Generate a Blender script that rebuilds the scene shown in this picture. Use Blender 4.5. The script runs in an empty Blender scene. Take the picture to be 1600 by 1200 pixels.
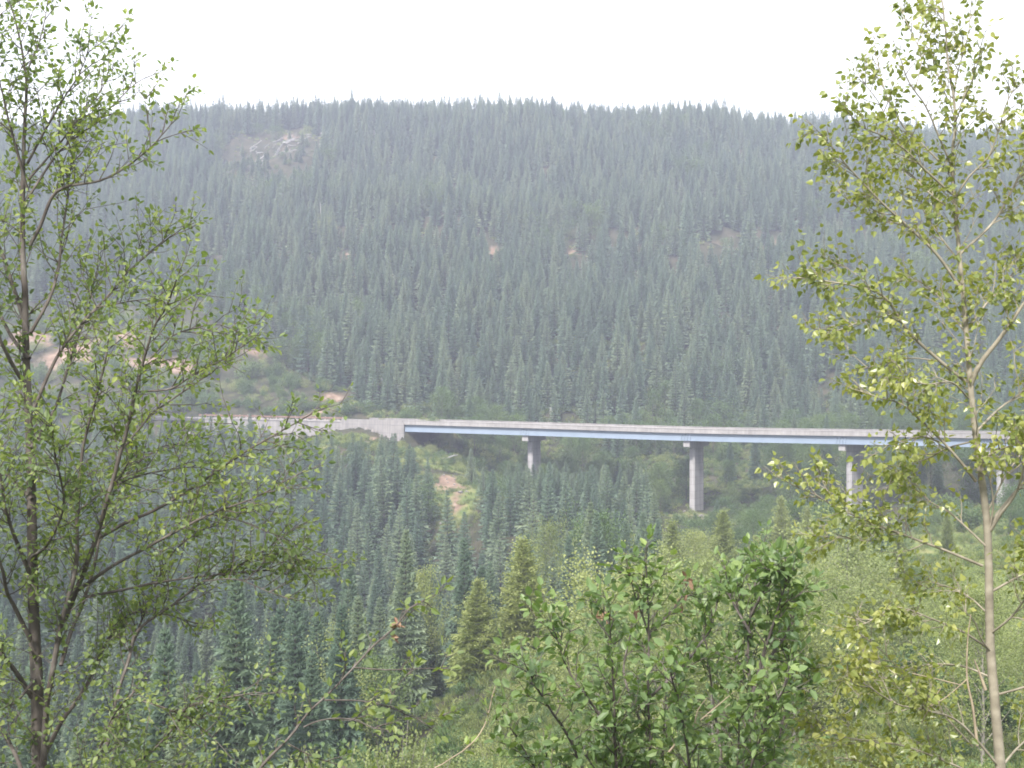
import bpy, math, random
import numpy as np
from mathutils import Vector

F = 2198.0                      # focal length of the photograph in its own pixels
def PX(px, py, Y):              # a point at depth Y seen at photo pixel (px, py); eye at the origin, looking level along +Y
    return np.array([(px - 800) / F * Y, Y, -(py - 600) / F * Y])

scene = bpy.context.scene
COL = scene.collection
R = np.random.default_rng(7)
rnd = random.Random(11)

# ------------------------------------------------------------------ helpers
def tag(o, label=None, cat=None, group=None, kind=None):
    if label: o['label'] = label
    if cat: o['category'] = cat
    if group: o['group'] = group
    if kind: o['kind'] = kind
    return o

def empty(name, loc, rz=0.0, sc=1.0):
    o = bpy.data.objects.new(name, None); COL.objects.link(o)
    o.location = loc; o.rotation_euler = (0, 0, rz)
    o.scale = sc if isinstance(sc, tuple) else (sc, sc, sc)
    o.empty_display_size = 0.3
    return o

class MB:
    """collects numpy vertex / face blocks and links them as ONE mesh"""
    def __init__(s): s.v = []; s.f = []; s.m = []; s.t = []; s.n = 0; s.sm = []
    def add(s, v, f, mat=0, tint=0.5, smooth=False):
        v = np.asarray(v, dtype=np.float64).reshape(-1, 3); f = np.asarray(f, dtype=np.int64)
        s.v.append(v); s.f.append(f + s.n); s.m.append((len(f), mat, smooth))
        s.t.append(np.broadcast_to(np.asarray(tint, dtype=np.float64), (len(v),)))
        s.n += len(v); return s
    def mesh(s, name, mats):
        me = bpy.data.meshes.new(name)
        v = np.concatenate(s.v); me.vertices.add(len(v)); me.vertices.foreach_set('co', v.ravel().astype(np.float32))
        loops = np.concatenate([f.ravel() for f in s.f]); me.loops.add(len(loops)); me.loops.foreach_set('vertex_index', loops.astype(np.int32))
        tot = np.concatenate([np.full(len(f), f.shape[1], dtype=np.int32) for f in s.f])
        st = np.concatenate([[0], np.cumsum(tot)[:-1]]).astype(np.int32)
        me.polygons.add(len(tot)); me.polygons.foreach_set('loop_start', st)
        me.polygons.foreach_set('material_index', np.concatenate([np.full(n, m, dtype=np.int32) for n, m, _ in s.m]))
        me.polygons.foreach_set('use_smooth', np.concatenate([np.full(n, sm, dtype=bool) for n, _, sm in s.m]))
        a = me.attributes.new('tint', 'FLOAT', 'POINT'); a.data.foreach_set('value', np.concatenate(s.t).astype(np.float32))
        for m in mats: me.materials.append(m)
        me.update(calc_edges=True)
        return me
    def build(s, name, mats, parent=None):
        if not isinstance(mats, (list, tuple)): mats = [mats]
        return link(name, s.mesh(name, mats), parent)

def link(name, me, parent=None):
    o = bpy.data.objects.new(name, me); COL.objects.link(o)
    if parent is not None: o.parent = parent
    return o

def unit(a):
    a = np.asarray(a, float); n = np.linalg.norm(a, axis=-1, keepdims=True); return a / np.maximum(n, 1e-9)

def tube(path, rad, sides=7):
    p = np.asarray(path, float); n = len(p); rad = np.broadcast_to(np.asarray(rad, float), (n,))
    t = np.gradient(p, axis=0); t = unit(t)
    ref = np.where(np.abs(t[:, 2:3]) > 0.9, np.array([[1.0, 0, 0]]), np.array([[0, 0, 1.0]]))
    ref = np.broadcast_to(ref[n // 2], (n, 3))
    a = unit(np.cross(t, ref)); b = np.cross(t, a)
    an = np.linspace(0, 2 * np.pi, sides, endpoint=False)
    v = p[:, None, :] + rad[:, None, None] * (np.cos(an)[None, :, None] * a[:, None, :] + np.sin(an)[None, :, None] * b[:, None, :])
    i = np.arange(n - 1)[:, None] * sides; j = np.arange(sides)[None, :]; j2 = (j + 1) % sides
    f = np.stack([i + j, i + j2, i + sides + j2, i + sides + j], -1).reshape(-1, 4)
    return v.reshape(-1, 3), f

def box(c, s, ax=None):
    """box with centre c, full sizes s, optional axes rows"""
    c = np.asarray(c, float); h = np.asarray(s, float) / 2
    ax = np.eye(3) if ax is None else np.asarray(ax, float)
    k = np.array([[x, y, z] for z in (-1, 1) for y in (-1, 1) for x in (-1, 1)], float) * h
    f = [[0, 2, 3, 1], [4, 5, 7, 6], [0, 1, 5, 4], [2, 6, 7, 3], [0, 4, 6, 2], [1, 3, 7, 5]]
    return c + k @ ax, f

def smooth(pts, step):
    """Catmull-Rom through pts, roughly one sample per step"""
    p = np.asarray(pts, float)
    if len(p) == 2: p = np.array([p[0], (p[0] + p[1]) / 2, p[1]])
    q = np.vstack([2 * p[0] - p[1], p, 2 * p[-1] - p[-2]]); out = []
    for i in range(1, len(q) - 2):
        n = max(2, int(np.linalg.norm(q[i + 1] - q[i]) / step))
        t = np.linspace(0, 1, n, endpoint=False)[:, None]
        a, b, c, d = q[i - 1], q[i], q[i + 1], q[i + 2]
        out.append(0.5 * (2 * b + (c - a) * t + (2 * a - 5 * b + 4 * c - d) * t ** 2 + (3 * b - a - 3 * c + d) * t ** 3))
    out.append(p[-1:]); return np.vstack(out)

# ------------------------------------------------------------------ materials
def new_mat(name):
    m = bpy.data.materials.new(name); m.use_nodes = True
    nt = m.node_tree; nt.nodes.clear()
    return m, nt, nt.nodes, nt.links

def ramp(n, stops):
    r = n.new('ShaderNodeValToRGB'); e = r.color_ramp.elements
    e[0].position, e[0].color = stops[0][0], (*stops[0][1], 1)
    e[1].position, e[1].color = stops[-1][0], (*stops[-1][1], 1)
    for p, c in stops[1:-1]:
        k = e.new(p); k.color = (*c, 1)
    return r

def leaf_mat(name, stops, trans=0.35, tcol=None, rough=0.5, objrand=0.0, spec=0.4):
    """thin leaf: colour varies leaf by leaf (mesh attribute) and, for copies, tree by tree"""
    m, nt, n, l = new_mat(name)
    at = n.new('ShaderNodeAttribute'); at.attribute_name = 'tint'
    r = ramp(n, stops); fac = at.outputs['Fac']
    if objrand:
        oi = n.new('ShaderNodeObjectInfo')
        mx = n.new('ShaderNodeMix'); mx.data_type = 'FLOAT'; mx.inputs[0].default_value = objrand
        l.new(at.outputs['Fac'], mx.inputs[2]); l.new(oi.outputs['Random'], mx.inputs[3]); fac = mx.outputs[0]
    l.new(fac, r.inputs[0])
    b = n.new('ShaderNodeBsdfPrincipled'); b.inputs['Roughness'].default_value = rough; b.inputs['Specular IOR Level'].default_value = spec
    l.new(r.outputs[0], b.inputs['Base Color'])
    t = n.new('ShaderNodeBsdfTranslucent')
    hm = n.new('ShaderNodeMix'); hm.data_type = 'RGBA'; hm.blend_type = 'MULTIPLY'; hm.inputs[0].default_value = 1
    l.new(r.outputs[0], hm.inputs[6]); hm.inputs[7].default_value = (*(tcol or (1.3, 1.35, 0.7)), 1); l.new(hm.outputs[2], t.inputs['Color'])
    x = n.new('ShaderNodeMixShader'); x.inputs[0].default_value = trans
    l.new(b.outputs[0], x.inputs[1]); l.new(t.outputs[0], x.inputs[2])
    o = n.new('ShaderNodeOutputMaterial'); l.new(x.outputs[0], o.inputs['Surface'])
    return m

def solid_mat(name, stops, scale=4.0, rough=0.85, bump=0.0, stretch=(1, 1, 1), detail=6.0, spec=0.3, metal=0.0, bscale=None):
    m, nt, n, l = new_mat(name)
    tc = n.new('ShaderNodeTexCoord'); mp = n.new('ShaderNodeMapping'); mp.inputs['Scale'].default_value = stretch
    l.new(tc.outputs['Object'], mp.inputs[0])
    nz = n.new('ShaderNodeTexNoise'); nz.inputs['Scale'].default_value = scale; nz.inputs['Detail'].default_value = detail
    l.new(mp.outputs[0], nz.inputs['Vector'])
    r = ramp(n, stops); l.new(nz.outputs['Fac'], r.inputs[0])
    b = n.new('ShaderNodeBsdfPrincipled'); b.inputs['Roughness'].default_value = rough
    b.inputs['Specular IOR Level'].default_value = spec; b.inputs['Metallic'].default_value = metal
    l.new(r.outputs[0], b.inputs['Base Color'])
    if bump:
        n2 = n.new('ShaderNodeTexNoise'); n2.inputs['Scale'].default_value = bscale or scale * 4; n2.inputs['Detail'].default_value = 4
        l.new(mp.outputs[0], n2.inputs['Vector'])
        bp = n.new('ShaderNodeBump'); bp.inputs['Strength'].default_value = bump; l.new(n2.outputs['Fac'], bp.inputs['Height'])
        l.new(bp.outputs[0], b.inputs['Normal'])
    o = n.new('ShaderNodeOutputMaterial'); l.new(b.outputs[0], o.inputs['Surface'])
    return m

M = {}
M['needles'] = leaf_mat('fir_needles', [(0.0, (0.058, 0.100, 0.072)), (0.5, (0.114, 0.166, 0.110)), (1.0, (0.200, 0.242, 0.142))], 0.12, (1.1, 1.2, 0.8), 0.6, 0.6, 0.3)
M['fir_bark'] = solid_mat('fir_bark', [(0.3, (0.055, 0.048, 0.042)), (0.7, (0.12, 0.108, 0.098))], 6, stretch=(1, 1, 0.3))
M['alder_leaf'] = leaf_mat('alder_leaf', [(0.0, (0.090, 0.132, 0.060)), (0.5, (0.155, 0.205, 0.082)), (1.0, (0.260, 0.300, 0.100))], 0.45, (1.5, 1.6, 0.55), 0.5, 0, 0.4)
M['bush_leaf'] = leaf_mat('willow_leaf', [(0.0, (0.085, 0.138, 0.060)), (0.6, (0.150, 0.220, 0.082)), (1.0, (0.235, 0.305, 0.105))], 0.38, (1.4, 1.5, 0.5), 0.45, 0, 0.45)
M['poplar_leaf'] = leaf_mat('poplar_leaf', [(0.0, (0.130, 0.170, 0.055)), (0.5, (0.215, 0.250, 0.070)), (1.0, (0.330, 0.340, 0.110))], 0.42, (1.4, 1.4, 0.55), 0.34, 0, 0.6)
M['pale_leaf'] = leaf_mat('pale_leaf', [(0.0, (0.130, 0.168, 0.062)), (0.5, (0.215, 0.256, 0.095)), (1.0, (0.310, 0.335, 0.130))], 0.35, (1.3, 1.35, 0.7), 0.55, 0.45, 0.3)
M['mid_leaf'] = leaf_mat('mid_leaf', [(0.0, (0.055, 0.098, 0.040)), (0.5, (0.090, 0.145, 0.055)), (1.0, (0.150, 0.200, 0.070))], 0.3, (1.3, 1.35, 0.7), 0.55, 0.6, 0.3)
M['red_leaf'] = leaf_mat('dead_leaf', [(0.0, (0.17, 0.095, 0.065)), (1.0, (0.30, 0.20, 0.13))], 0.3, (1.1, 1, 0.8), 0.7)
M['grass'] = leaf_mat('grass_blade', [(0.0, (0.09, 0.125, 0.04)), (0.6, (0.14, 0.175, 0.055)), (1.0, (0.23, 0.22, 0.09))], 0.3, (1.2, 1.2, 0.7), 0.6, 0.5, 0.2)
M['alder_bark'] = solid_mat('alder_bark', [(0.35, (0.060, 0.050, 0.044)), (0.6, (0.115, 0.100, 0.090)), (0.75, (0.20, 0.185, 0.17))], 14, stretch=(1, 1, 0.5), bump=0.3)
M['poplar_bark'] = solid_mat('poplar_bark', [(0.3, (0.17, 0.15, 0.115)), (0.55, (0.25, 0.225, 0.175)), (0.8, (0.34, 0.31, 0.25))], 9, stretch=(1, 1, 1.6), bump=0.25)
M['pale_bark'] = solid_mat('pale_bark', [(0.3, (0.17, 0.16, 0.13)), (0.7, (0.29, 0.27, 0.23))], 5)
M['dead_wood'] = solid_mat('weathered_wood', [(0.3, (0.23, 0.22, 0.22)), (0.7, (0.37, 0.36, 0.36))], 3, stretch=(1, 1, 1))
M['twig'] = solid_mat('dry_twig', [(0.3, (0.20, 0.16, 0.12)), (0.7, (0.34, 0.28, 0.20))], 9)
M['rock'] = solid_mat('rock', [(0.3, (0.13, 0.12, 0.115)), (0.55, (0.21, 0.195, 0.19)), (0.75, (0.29, 0.25, 0.22))], 2.2, bump=0.3)
M['steel'] = solid_mat('blue_girder_paint', [(0.3, (0.195, 0.245, 0.318)), (0.7, (0.225, 0.276, 0.352))], 0.5, rough=0.5, stretch=(1, 1, 0.2), spec=0.4)
M['asphalt'] = solid_mat('asphalt', [(0.3, (0.05, 0.05, 0.052)), (0.7, (0.085, 0.083, 0.08))], 6)
M['rust'] = solid_mat('weathered_steel', [(0.3, (0.15, 0.085, 0.065)), (0.7, (0.24, 0.16, 0.13))], 3, rough=0.7)
M['post'] = solid_mat('post_wood', [(0.3, (0.30, 0.25, 0.22)), (0.7, (0.46, 0.42, 0.38))], 5)

def concrete_mat(name, stops, board=0.0, spec=0.25):
    """cast concrete: cloudy mottling, vertical rain streaks and, on the wall, form-board joints"""
    m, nt, n, l = new_mat(name)
    tc = n.new('ShaderNodeTexCoord')
    nz = n.new('ShaderNodeTexNoise'); nz.inputs['Scale'].default_value = 0.6; nz.inputs['Detail'].default_value = 8
    l.new(tc.outputs['Object'], nz.inputs['Vector'])
    mp = n.new('ShaderNodeMapping'); mp.inputs['Scale'].default_value = (2.2, 2.2, 0.12); l.new(tc.outputs['Object'], mp.inputs[0])
    st = n.new('ShaderNodeTexNoise'); st.inputs['Scale'].default_value = 1.3; st.inputs['Detail'].default_value = 5; l.new(mp.outputs[0], st.inputs['Vector'])
    mx = n.new('ShaderNodeMix'); mx.data_type = 'FLOAT'; mx.inputs[0].default_value = 0.5
    l.new(nz.outputs['Fac'], mx.inputs[2]); l.new(st.outputs['Fac'], mx.inputs[3])
    r = ramp(n, stops); l.new(mx.outputs[0], r.inputs[0]); col = r.outputs[0]
    if board:
        sx = n.new('ShaderNodeSeparateXYZ'); l.new(tc.outputs['Object'], sx.inputs[0])
        md = n.new('ShaderNodeMath'); md.operation = 'MODULO'; md.inputs[1].default_value = board
        ad = n.new('ShaderNodeMath'); ad.operation = 'ADD'; ad.inputs[1].default_value = 100; l.new(sx.outputs['Z'], ad.inputs[0]); l.new(ad.outputs[0], md.inputs[0])
        lt = n.new('ShaderNodeMath'); lt.operation = 'LESS_THAN'; lt.inputs[1].default_value = 0.07; l.new(md.outputs[0], lt.inputs[0])
        mm = n.new('ShaderNodeMix'); mm.data_type = 'RGBA'; mm.blend_type = 'MULTIPLY'; l.new(lt.outputs[0], mm.inputs[0])
        l.new(col, mm.inputs[6]); mm.inputs[7].default_value = (0.72, 0.71, 0.70, 1); col = mm.outputs[2]
    b = n.new('ShaderNodeBsdfPrincipled'); b.inputs['Roughness'].default_value = 0.9; b.inputs['Specular IOR Level'].default_value = spec
    l.new(col, b.inputs['Base Color'])
    o = n.new('ShaderNodeOutputMaterial'); l.new(b.outputs[0], o.inputs['Surface'])
    return m
M['concrete'] = concrete_mat('concrete', [(0.34, (0.205, 0.194, 0.192)), (0.5, (0.265, 0.252, 0.250)), (0.64, (0.32, 0.305, 0.302))])
M['pier_concrete'] = concrete_mat('pier_concrete', [(0.34, (0.215, 0.208, 0.210)), (0.5, (0.285, 0.276, 0.280)), (0.64, (0.350, 0.340, 0.344))], 1.22)
M['wall_concrete'] = concrete_mat('wall_concrete', [(0.34, (0.17, 0.162, 0.160)), (0.5, (0.225, 0.214, 0.212)), (0.64, (0.28, 0.266, 0.262))], 1.5)

# ------------------------------------------------------------------ bridge line (near edge of the deck), west abutment to east abutment
KNOTS = [  # photo pixel of the near parapet top, distance
    (630, 656.5, 262), (818, 661.8, 254), (1070, 669.3, 240), (1312, 673.2, 224), (1541, 676.5, 205)]
bk = [PX(*k) for k in KNOTS] + [np.array([83.5, 180.0, -6.75]), np.array([92.0, 156.0, -6.7])]
bridge = smooth(bk, 1.5)
wk = [PX(630, 656.5, 262), PX(588, 655.6, 266.5), PX(545, 654.6, 271), PX(430, 652, 278), PX(320, 649.5, 284), np.array([-100, 295.0, -5.9]), np.array([-150, 303.0, -5.6]), np.array([-260, 312.0, -5.0])]
west = smooth(wk, 2.0)[::-1]                 # runs left to right, ends at the abutment
ek = [bk[-1], np.array([98.0, 135, -6.6]), np.array([104.0, 100, -6.4]), np.array([112.0, 50, -6.0]), np.array([118.0, -10, -5.6]), np.array([122.0, -90, -5.6])]
east = smooth(ek, 3.0)
def sides(path):
    d = np.gradient(path[:, :2], axis=0); d = unit(d); return d, np.stack([-d[:, 1], d[:, 0]], 1)   # along, away from the gorge side
PARA = 0.60                                   # parapet height
def sweep(path, prof, close_ends=True):
    """closed profile [(u away, z up from parapet top)] along path"""
    d, nrm = sides(path); k = len(prof); n = len(path)
    v = np.zeros((n, k, 3))
    for j, (u, z) in enumerate(prof):
        v[:, j, :2] = path[:, :2] + nrm * u; v[:, j, 2] = path[:, 2] + z
    i = np.arange(n - 1)[:, None] * k; j = np.arange(k)[None, :]; j2 = (j + 1) % k
    f = np.stack([i + j, i + k + j, i + k + j2, i + j2], -1).reshape(-1, 4)
    return v.reshape(-1, 3), f, [list(range(k)), [(n - 1) * k + q for q in range(k)][::-1]]
def sweep_add(mb, path, prof, mat=0):
    v, f, caps = sweep(path, prof)
    mb.add(v, f, mat)
    b = mb.n - len(v)
    for c in caps: mb.f.append(np.array([c]) + b); mb.m.append((1, mat, False))

# ------------------------------------------------------------------ terrain
CP = [(0, 0, -1.7), (-15, 0, -1.7), (15, 0, -1.7), (-60, 0, -1.5), (60, 0, -1.2), (0, -40, -1.4), (-60, -40, -1), (60, -40, -1), (-150, -40, 0), (115, -40, -6), (-150, 20, -4),
 (0, 10, -4.6), (-8, 10, -4.4), (8, 10, -4.6), (-40, 12, -5), (40, 12, -4.5),
 (0, 30, -10.5), (-20, 30, -13), (20, 30, -10), (-60, 30, -14), (60, 30, -9),
 (15, 60, -15.2), (35, 60, -14), (0, 60, -17), (-20, 60, -25), (-45, 60, -28), (75, 60, -10.5), (-90, 60, -22),
 (30, 100, -18.5), (60, 100, -15), (10, 100, -21.5), (-2.4, 95, -22), (-14, 100, -31), (-35, 100, -36), (-75, 100, -30), (-120, 100, -20),
 (40, 160, -21), (70, 160, -15), (20, 160, -25), (0, 160, -32), (-22, 160, -35), (-45, 160, -34), (-85, 160, -25), (-140, 160, -16),
 (31.3, 240, -22.4), (54.3, 224, -21), (71, 205, -19), (83, 180, -15.5), (92, 160, -10.5), (12, 200, -27), (3, 254, -19.5),
 (-11, 240, -16.6), (-8, 225, -19.6), (-20, 257, -11.6), (-31, 263.5, -9.5), (-37, 268.5, -11), (-46, 273, -12.2), (-62, 281, -12.6), (-90, 287, -9.0), (-75, 283, -10.5), (-120, 291, -8.0), (-46, 262, -15), (-62, 268, -16), (-90, 276, -16), (-24, 240, -19.5), (-18, 200, -30),
 (-45, 240, -22), (-80, 240, -21), (-150, 240, -14), (-100, 287, -11), (-150, 290, -9), (-250, 300, -5), (-250, 200, -8),
 (-20, 274, -9), (10, 285, -14), (40, 280, -16.5), (70, 265, -14), (100, 240, -10), (125, 200, -6), (110, 150, -8), (130, 100, -5), (200, 100, 4), (200, 200, 5), (250, 300, 15),
 (0, 340, 10), (-70, 340, 13), (-130, 340, 13), (80, 335, 9), (150, 320, 8), (-250, 345, 12),
 (0, 400, 36), (-110, 400, 37.5), (120, 400, 38), (-250, 400, 36), (250, 400, 40),
 (-90, 480, 68), (0, 480, 70), (110, 480, 68), (-250, 480, 62), (250, 480, 66),
 (-330, 560, 82), (-230, 560, 90), (-150, 560, 98), (-60, 560, 103.5), (15, 560, 102), (75, 560, 99), (130, 560, 95), (205, 560, 87.5), (300, 560, 78), (400, 560, 70),
 (-330, 600, 81), (-150, 600, 97), (0, 600, 101), (130, 600, 94), (300, 600, 77), (-300, 700, 70), (0, 700, 85), (300, 700, 66), (0, 900, 60), (-400, 900, 50), (400, 900, 50), (-400, 0, 5), (400, 0, 5), (-400, 300, 0), (420, 300, 25)]
cp = np.array(CP, float); S = 100.0
def tps_k(r2): return np.where(r2 > 0, 0.5 * r2 * np.log(np.maximum(r2, 1e-12)), 0.0)
_A = cp[:, :2] / S; _n = len(_A)
_K = tps_k(((_A[:, None] - _A[None]) ** 2).sum(-1)) + np.eye(_n) * 1e-4
_Pm = np.hstack([np.ones((_n, 1)), _A])
_w = np.linalg.solve(np.block([[_K, _Pm], [_Pm.T, np.zeros((3, 3))]]), np.concatenate([cp[:, 2], np.zeros(3)]))
_rn = np.random.default_rng(3)
_waves = [(_rn.uniform(0, 2 * np.pi), _rn.uniform(0, 6.28), lam, amp) for lam, amp in [(90, 1.4), (70, 1.2), (48, 0.9), (33, 0.7), (23, 0.45), (15, 0.3), (10, 0.2), (6.5, 0.12)] for _ in range(2)]
allroad = np.vstack([west, east])
def road_field(x, y):
    """signed away-distance u and parapet-top z of the nearest road point; big distance where no road"""
    best = np.full(x.shape, 1e9); u = np.zeros(x.shape); zz = np.zeros(x.shape)
    for path in (west, east):
        d, nr = sides(path)
        for k in range(0, len(path)):
            dx = x - path[k, 0]; dy = y - path[k, 1]; r = dx * dx + dy * dy
            al = np.abs(dx * d[k, 0] + dy * d[k, 1])
            r = np.where(al > 1.9, 1e9, r)
            sa = dx * d[k, 0] + dy * d[k, 1]
            if path is west and k >= len(path) - 2: r = np.where(sa > 0.2, 1e9, r)
            if path is east and k <= 1: r = np.where(sa < -0.2, 1e9, r)
            m = r < best; best = np.where(m, r, best); u = np.where(m, dx * nr[k, 0] + dy * nr[k, 1], u); zz = np.where(m, path[k, 2], zz)
    return best, u, zz
def sstep(a, b, t): t = np.clip((t - a) / (b - a), 0, 1); return t * t * (3 - 2 * t)
def bench_y(x): return 405 + 6 * np.sin(x / 55.0)
def ground(x, y):
    x = np.atleast_1d(np.asarray(x, float)); y = np.atleast_1d(np.asarray(y, float)); sh = x.shape
    x = x.ravel(); y = y.ravel(); z = np.zeros(len(x))
    for s in range(0, len(x), 8192):
        a = np.stack([x[s:s + 8192], y[s:s + 8192]], 1) / S
        z[s:s + 8192] = tps_k(((a[:, None] - _A[None]) ** 2).sum(-1)) @ _w[:_n] + _w[_n] + a @ _w[_n + 1:]
    amp = sstep(20, 120, y) * 0.85 + 0.15
    amp = np.where((y > 215) & (y < 300), amp * 0.4, amp) * (1 - 0.6 * sstep(520, 555, y))
    nz = np.zeros(len(x))
    for th, ph, lam, am in _waves:
        nz += am * np.sin((x * np.cos(th) + y * np.sin(th)) * 2 * np.pi / lam + ph + 1.3 * np.sin((x * np.sin(th) - y * np.cos(th)) * 2 * np.pi / (lam * 1.7)))
    z = z + nz * amp
    # old logging bench across the hillside
    by = bench_y(x); w = sstep(9, 4.5, np.abs(y - by))
    zb = 36.8 + 0.008 * x
    z = z * (1 - w) + zb * w
    # the highway on its embankment
    r, u, zz = road_field(x, y)
    zr = zz - PARA - 0.22
    w = np.where(u > 1.0, sstep(19, 11.0, u), 0.0) * (r < 900)
    z = z * (1 - w) + zr * w
    return z.reshape(sh)
def gz(x, y): return float(ground(x, y)[0])

gx = np.unique(np.round(np.concatenate([np.arange(-420, -120, 8), np.arange(-120, 115, 1.5), np.arange(115, 421, 8)]), 3))
gy = np.unique(np.round(np.concatenate([np.arange(-90, 0, 6), np.arange(0, 200, 2.0), np.arange(200, 350, 1.5), np.arange(350, 600, 2.5), np.arange(600, 901, 20)]), 3))
GX, GY = np.meshgrid(gx, gy); GZ = ground(GX, GY)
tv = np.stack([GX, GY, GZ], -1).reshape(-1, 3)
nx, ny = len(gx), len(gy)
ii = (np.arange(ny - 1)[:, None] * nx + np.arange(nx - 1)[None, :]).ravel()
tf = np.stack([ii, ii + 1, ii + nx + 1, ii + nx], -1)

# bare-soil and grass areas of the ground, by place
def blob(x, y, cx, cy, rx, ry): return np.exp(-(((x - cx) / rx) ** 2 + ((y - cy) / ry) ** 2))
BENCH = [(1085, 1150), (1178, 1225), (890, 914), (765, 785), (350, 378), (535, 556)]     # where the bench shows bare
def bench_x(px): return (px - 800) / F * 405
def soil_field(x, y):
    s = np.zeros(x.shape)
    for a, b in BENCH:
        xa, xb = bench_x(a), bench_x(b)
        s = np.maximum(s, sstep(xa - 3, xa + 1, x) * sstep(xb + 3, xb - 1, x) * sstep(5.5, 3.0, np.abs(y - bench_y(x) - 2.5)))
    s = np.maximum(s, 0.2 * sstep(7, 4, np.abs(y - bench_y(x) - 3)))
    for cx, cy, rx, ry, k in [(-80, 319, 10, 3.6, 1.1), (-99, 327, 14, 4.5, 1.0), (-119, 336, 12, 5, 1.0), (-60, 326, 5, 3, 0.6), (-38, 300, 4, 3, 0.7), (-30, 293, 5, 2.5, 0.7),
                              (-55, 336, 10, 4, 0.5), (-11, 241, 2.1, 4.5, 1.1), (-9, 226, 1.6, 8, 0.7), (-26, 262, 1.6, 2.4, 0.8), (31, 237, 5, 3, 0.7), (-27, 258, 2, 3, .6), (-84, 531, 4, 7, 0.8), (-66, 405, 3, 14, 0.7),
                              (-40, 293, 6, 2, 0.7), (-10, 236, 3, 5, 0.8), (46, 268, 5, 2, 0.5), (70, 285, 12, 5, .5)]:
        s = np.maximum(s, k * blob(x, y, cx, cy, rx, ry))
    return np.clip(s, 0, 1)
def grass_field(x, y):
    s = np.zeros(x.shape)
    s = np.maximum(s, sstep(-8, 6, x - (y - 70) * 0.10) * sstep(225, 190, y) * sstep(40, 55, y))
    for cx, cy, rx, ry, k in [(-9, 232, 5, 16, 1.0), (-14, 252, 8, 5, 1.0), (-33, 262, 7, 4, 1.0), (-30, 296, 9, 5, 0.7), (-60, 315, 40, 18, 0.3), (40, 285, 40, 12, .4), (0, 270, 25, 8, .6), (-30, 0, 60, 40, .7), (30, 0, 60, 40, .8), (31, 236, 9, 6, .9), (-85, 520, 14, 14, .2)]:
        s = np.maximum(s, k * blob(x, y, cx, cy, rx, ry))
    return np.clip(s, 0, 1)
tm = MB(); tm.add(tv, tf, 0, 0.5, True)

def ground_mat():
    m, nt, n, l = new_mat('hillside_ground')
    def att(a):
        q = n.new('ShaderNodeAttribute'); q.attribute_name = a; return q.outputs['Fac']
    tc = n.new('ShaderNodeTexCoord')
    def nz(sc, det=8):
        q = n.new('ShaderNodeTexNoise'); q.inputs['Scale'].default_value = sc; q.inputs['Detail'].default_value = det; l.new(tc.outputs['Object'], q.inputs['Vector']); return q.outputs['Fac']
    base = ramp(n, [(0.3, (0.026, 0.032, 0.020)), (0.5, (0.044, 0.046, 0.028)), (0.7, (0.070, 0.062, 0.042))]); l.new(nz(0.35), base.inputs[0])
    gr = ramp(n, [(0.3, (0.07, 0.105, 0.035)), (0.5, (0.12, 0.15, 0.05)), (0.7, (0.20, 0.195, 0.08))]); l.new(nz(0.5), gr.inputs[0])
    so = ramp(n, [(0.3, (0.13, 0.098, 0.070)), (0.5, (0.20, 0.138, 0.104)), (0.7, (0.26, 0.20, 0.155))]); l.new(nz(0.8), so.inputs[0])
    def masked(a, soft):
        ad = n.new('ShaderNodeMath'); ad.operation = 'ADD'; l.new(att(a), ad.inputs[0])
        sb = n.new('ShaderNodeMath'); sb.operation = 'MULTIPLY_ADD'; l.new(nz(0.25), sb.inputs[0]); sb.inputs[1].default_value = soft; sb.inputs[2].default_value = -0.5 * soft
        l.new(sb.outputs[0], ad.inputs[1])
        mr = n.new('ShaderNodeMapRange'); mr.inputs[1].default_value = 0.30; mr.inputs[2].default_value = 0.62; l.new(ad.outputs[0], mr.inputs[0]); return mr.outputs[0]
    a = n.new('ShaderNodeMix'); a.data_type = 'RGBA'; l.new(masked('grassy', 1.0), a.inputs[0]); l.new(base.outputs[0], a.inputs[6]); l.new(gr.outputs[0], a.inputs[7])
    c = n.new('ShaderNodeMix'); c.data_type = 'RGBA'; l.new(masked('bare', 0.9), c.inputs[0]); l.new(a.outputs[2], c.inputs[6]); l.new(so.outputs[0], c.inputs[7])
    b = n.new('ShaderNodeBsdfPrincipled'); b.inputs['Roughness'].default_value = 0.95; b.inputs['Specular IOR Level'].default_value = 0.1
    l.new(c.outputs[2], b.inputs['Base Color'])
    bp = n.new('ShaderNodeBump'); bp.inputs['Strength'].default_value = 0.6; bp.inputs['Distance'].default_value = 0.3; l.new(nz(2.5), bp.inputs['Height']); l.new(bp.outputs[0], b.inputs['Normal'])
    o = n.new('ShaderNodeOutputMaterial'); l.new(b.outputs[0], o.inputs['Surface'])
    return m
terrain = tm.build('hillside_terrain', ground_mat())
tag(terrain, kind='structure')
for nm, fld in (('bare', soil_field), ('grassy', grass_field)):
    a = terrain.data.attributes.new(nm, 'FLOAT', 'POINT'); a.data.foreach_set('value', fld(tv[:, 0], tv[:, 1]).astype(np.float32))

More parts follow.
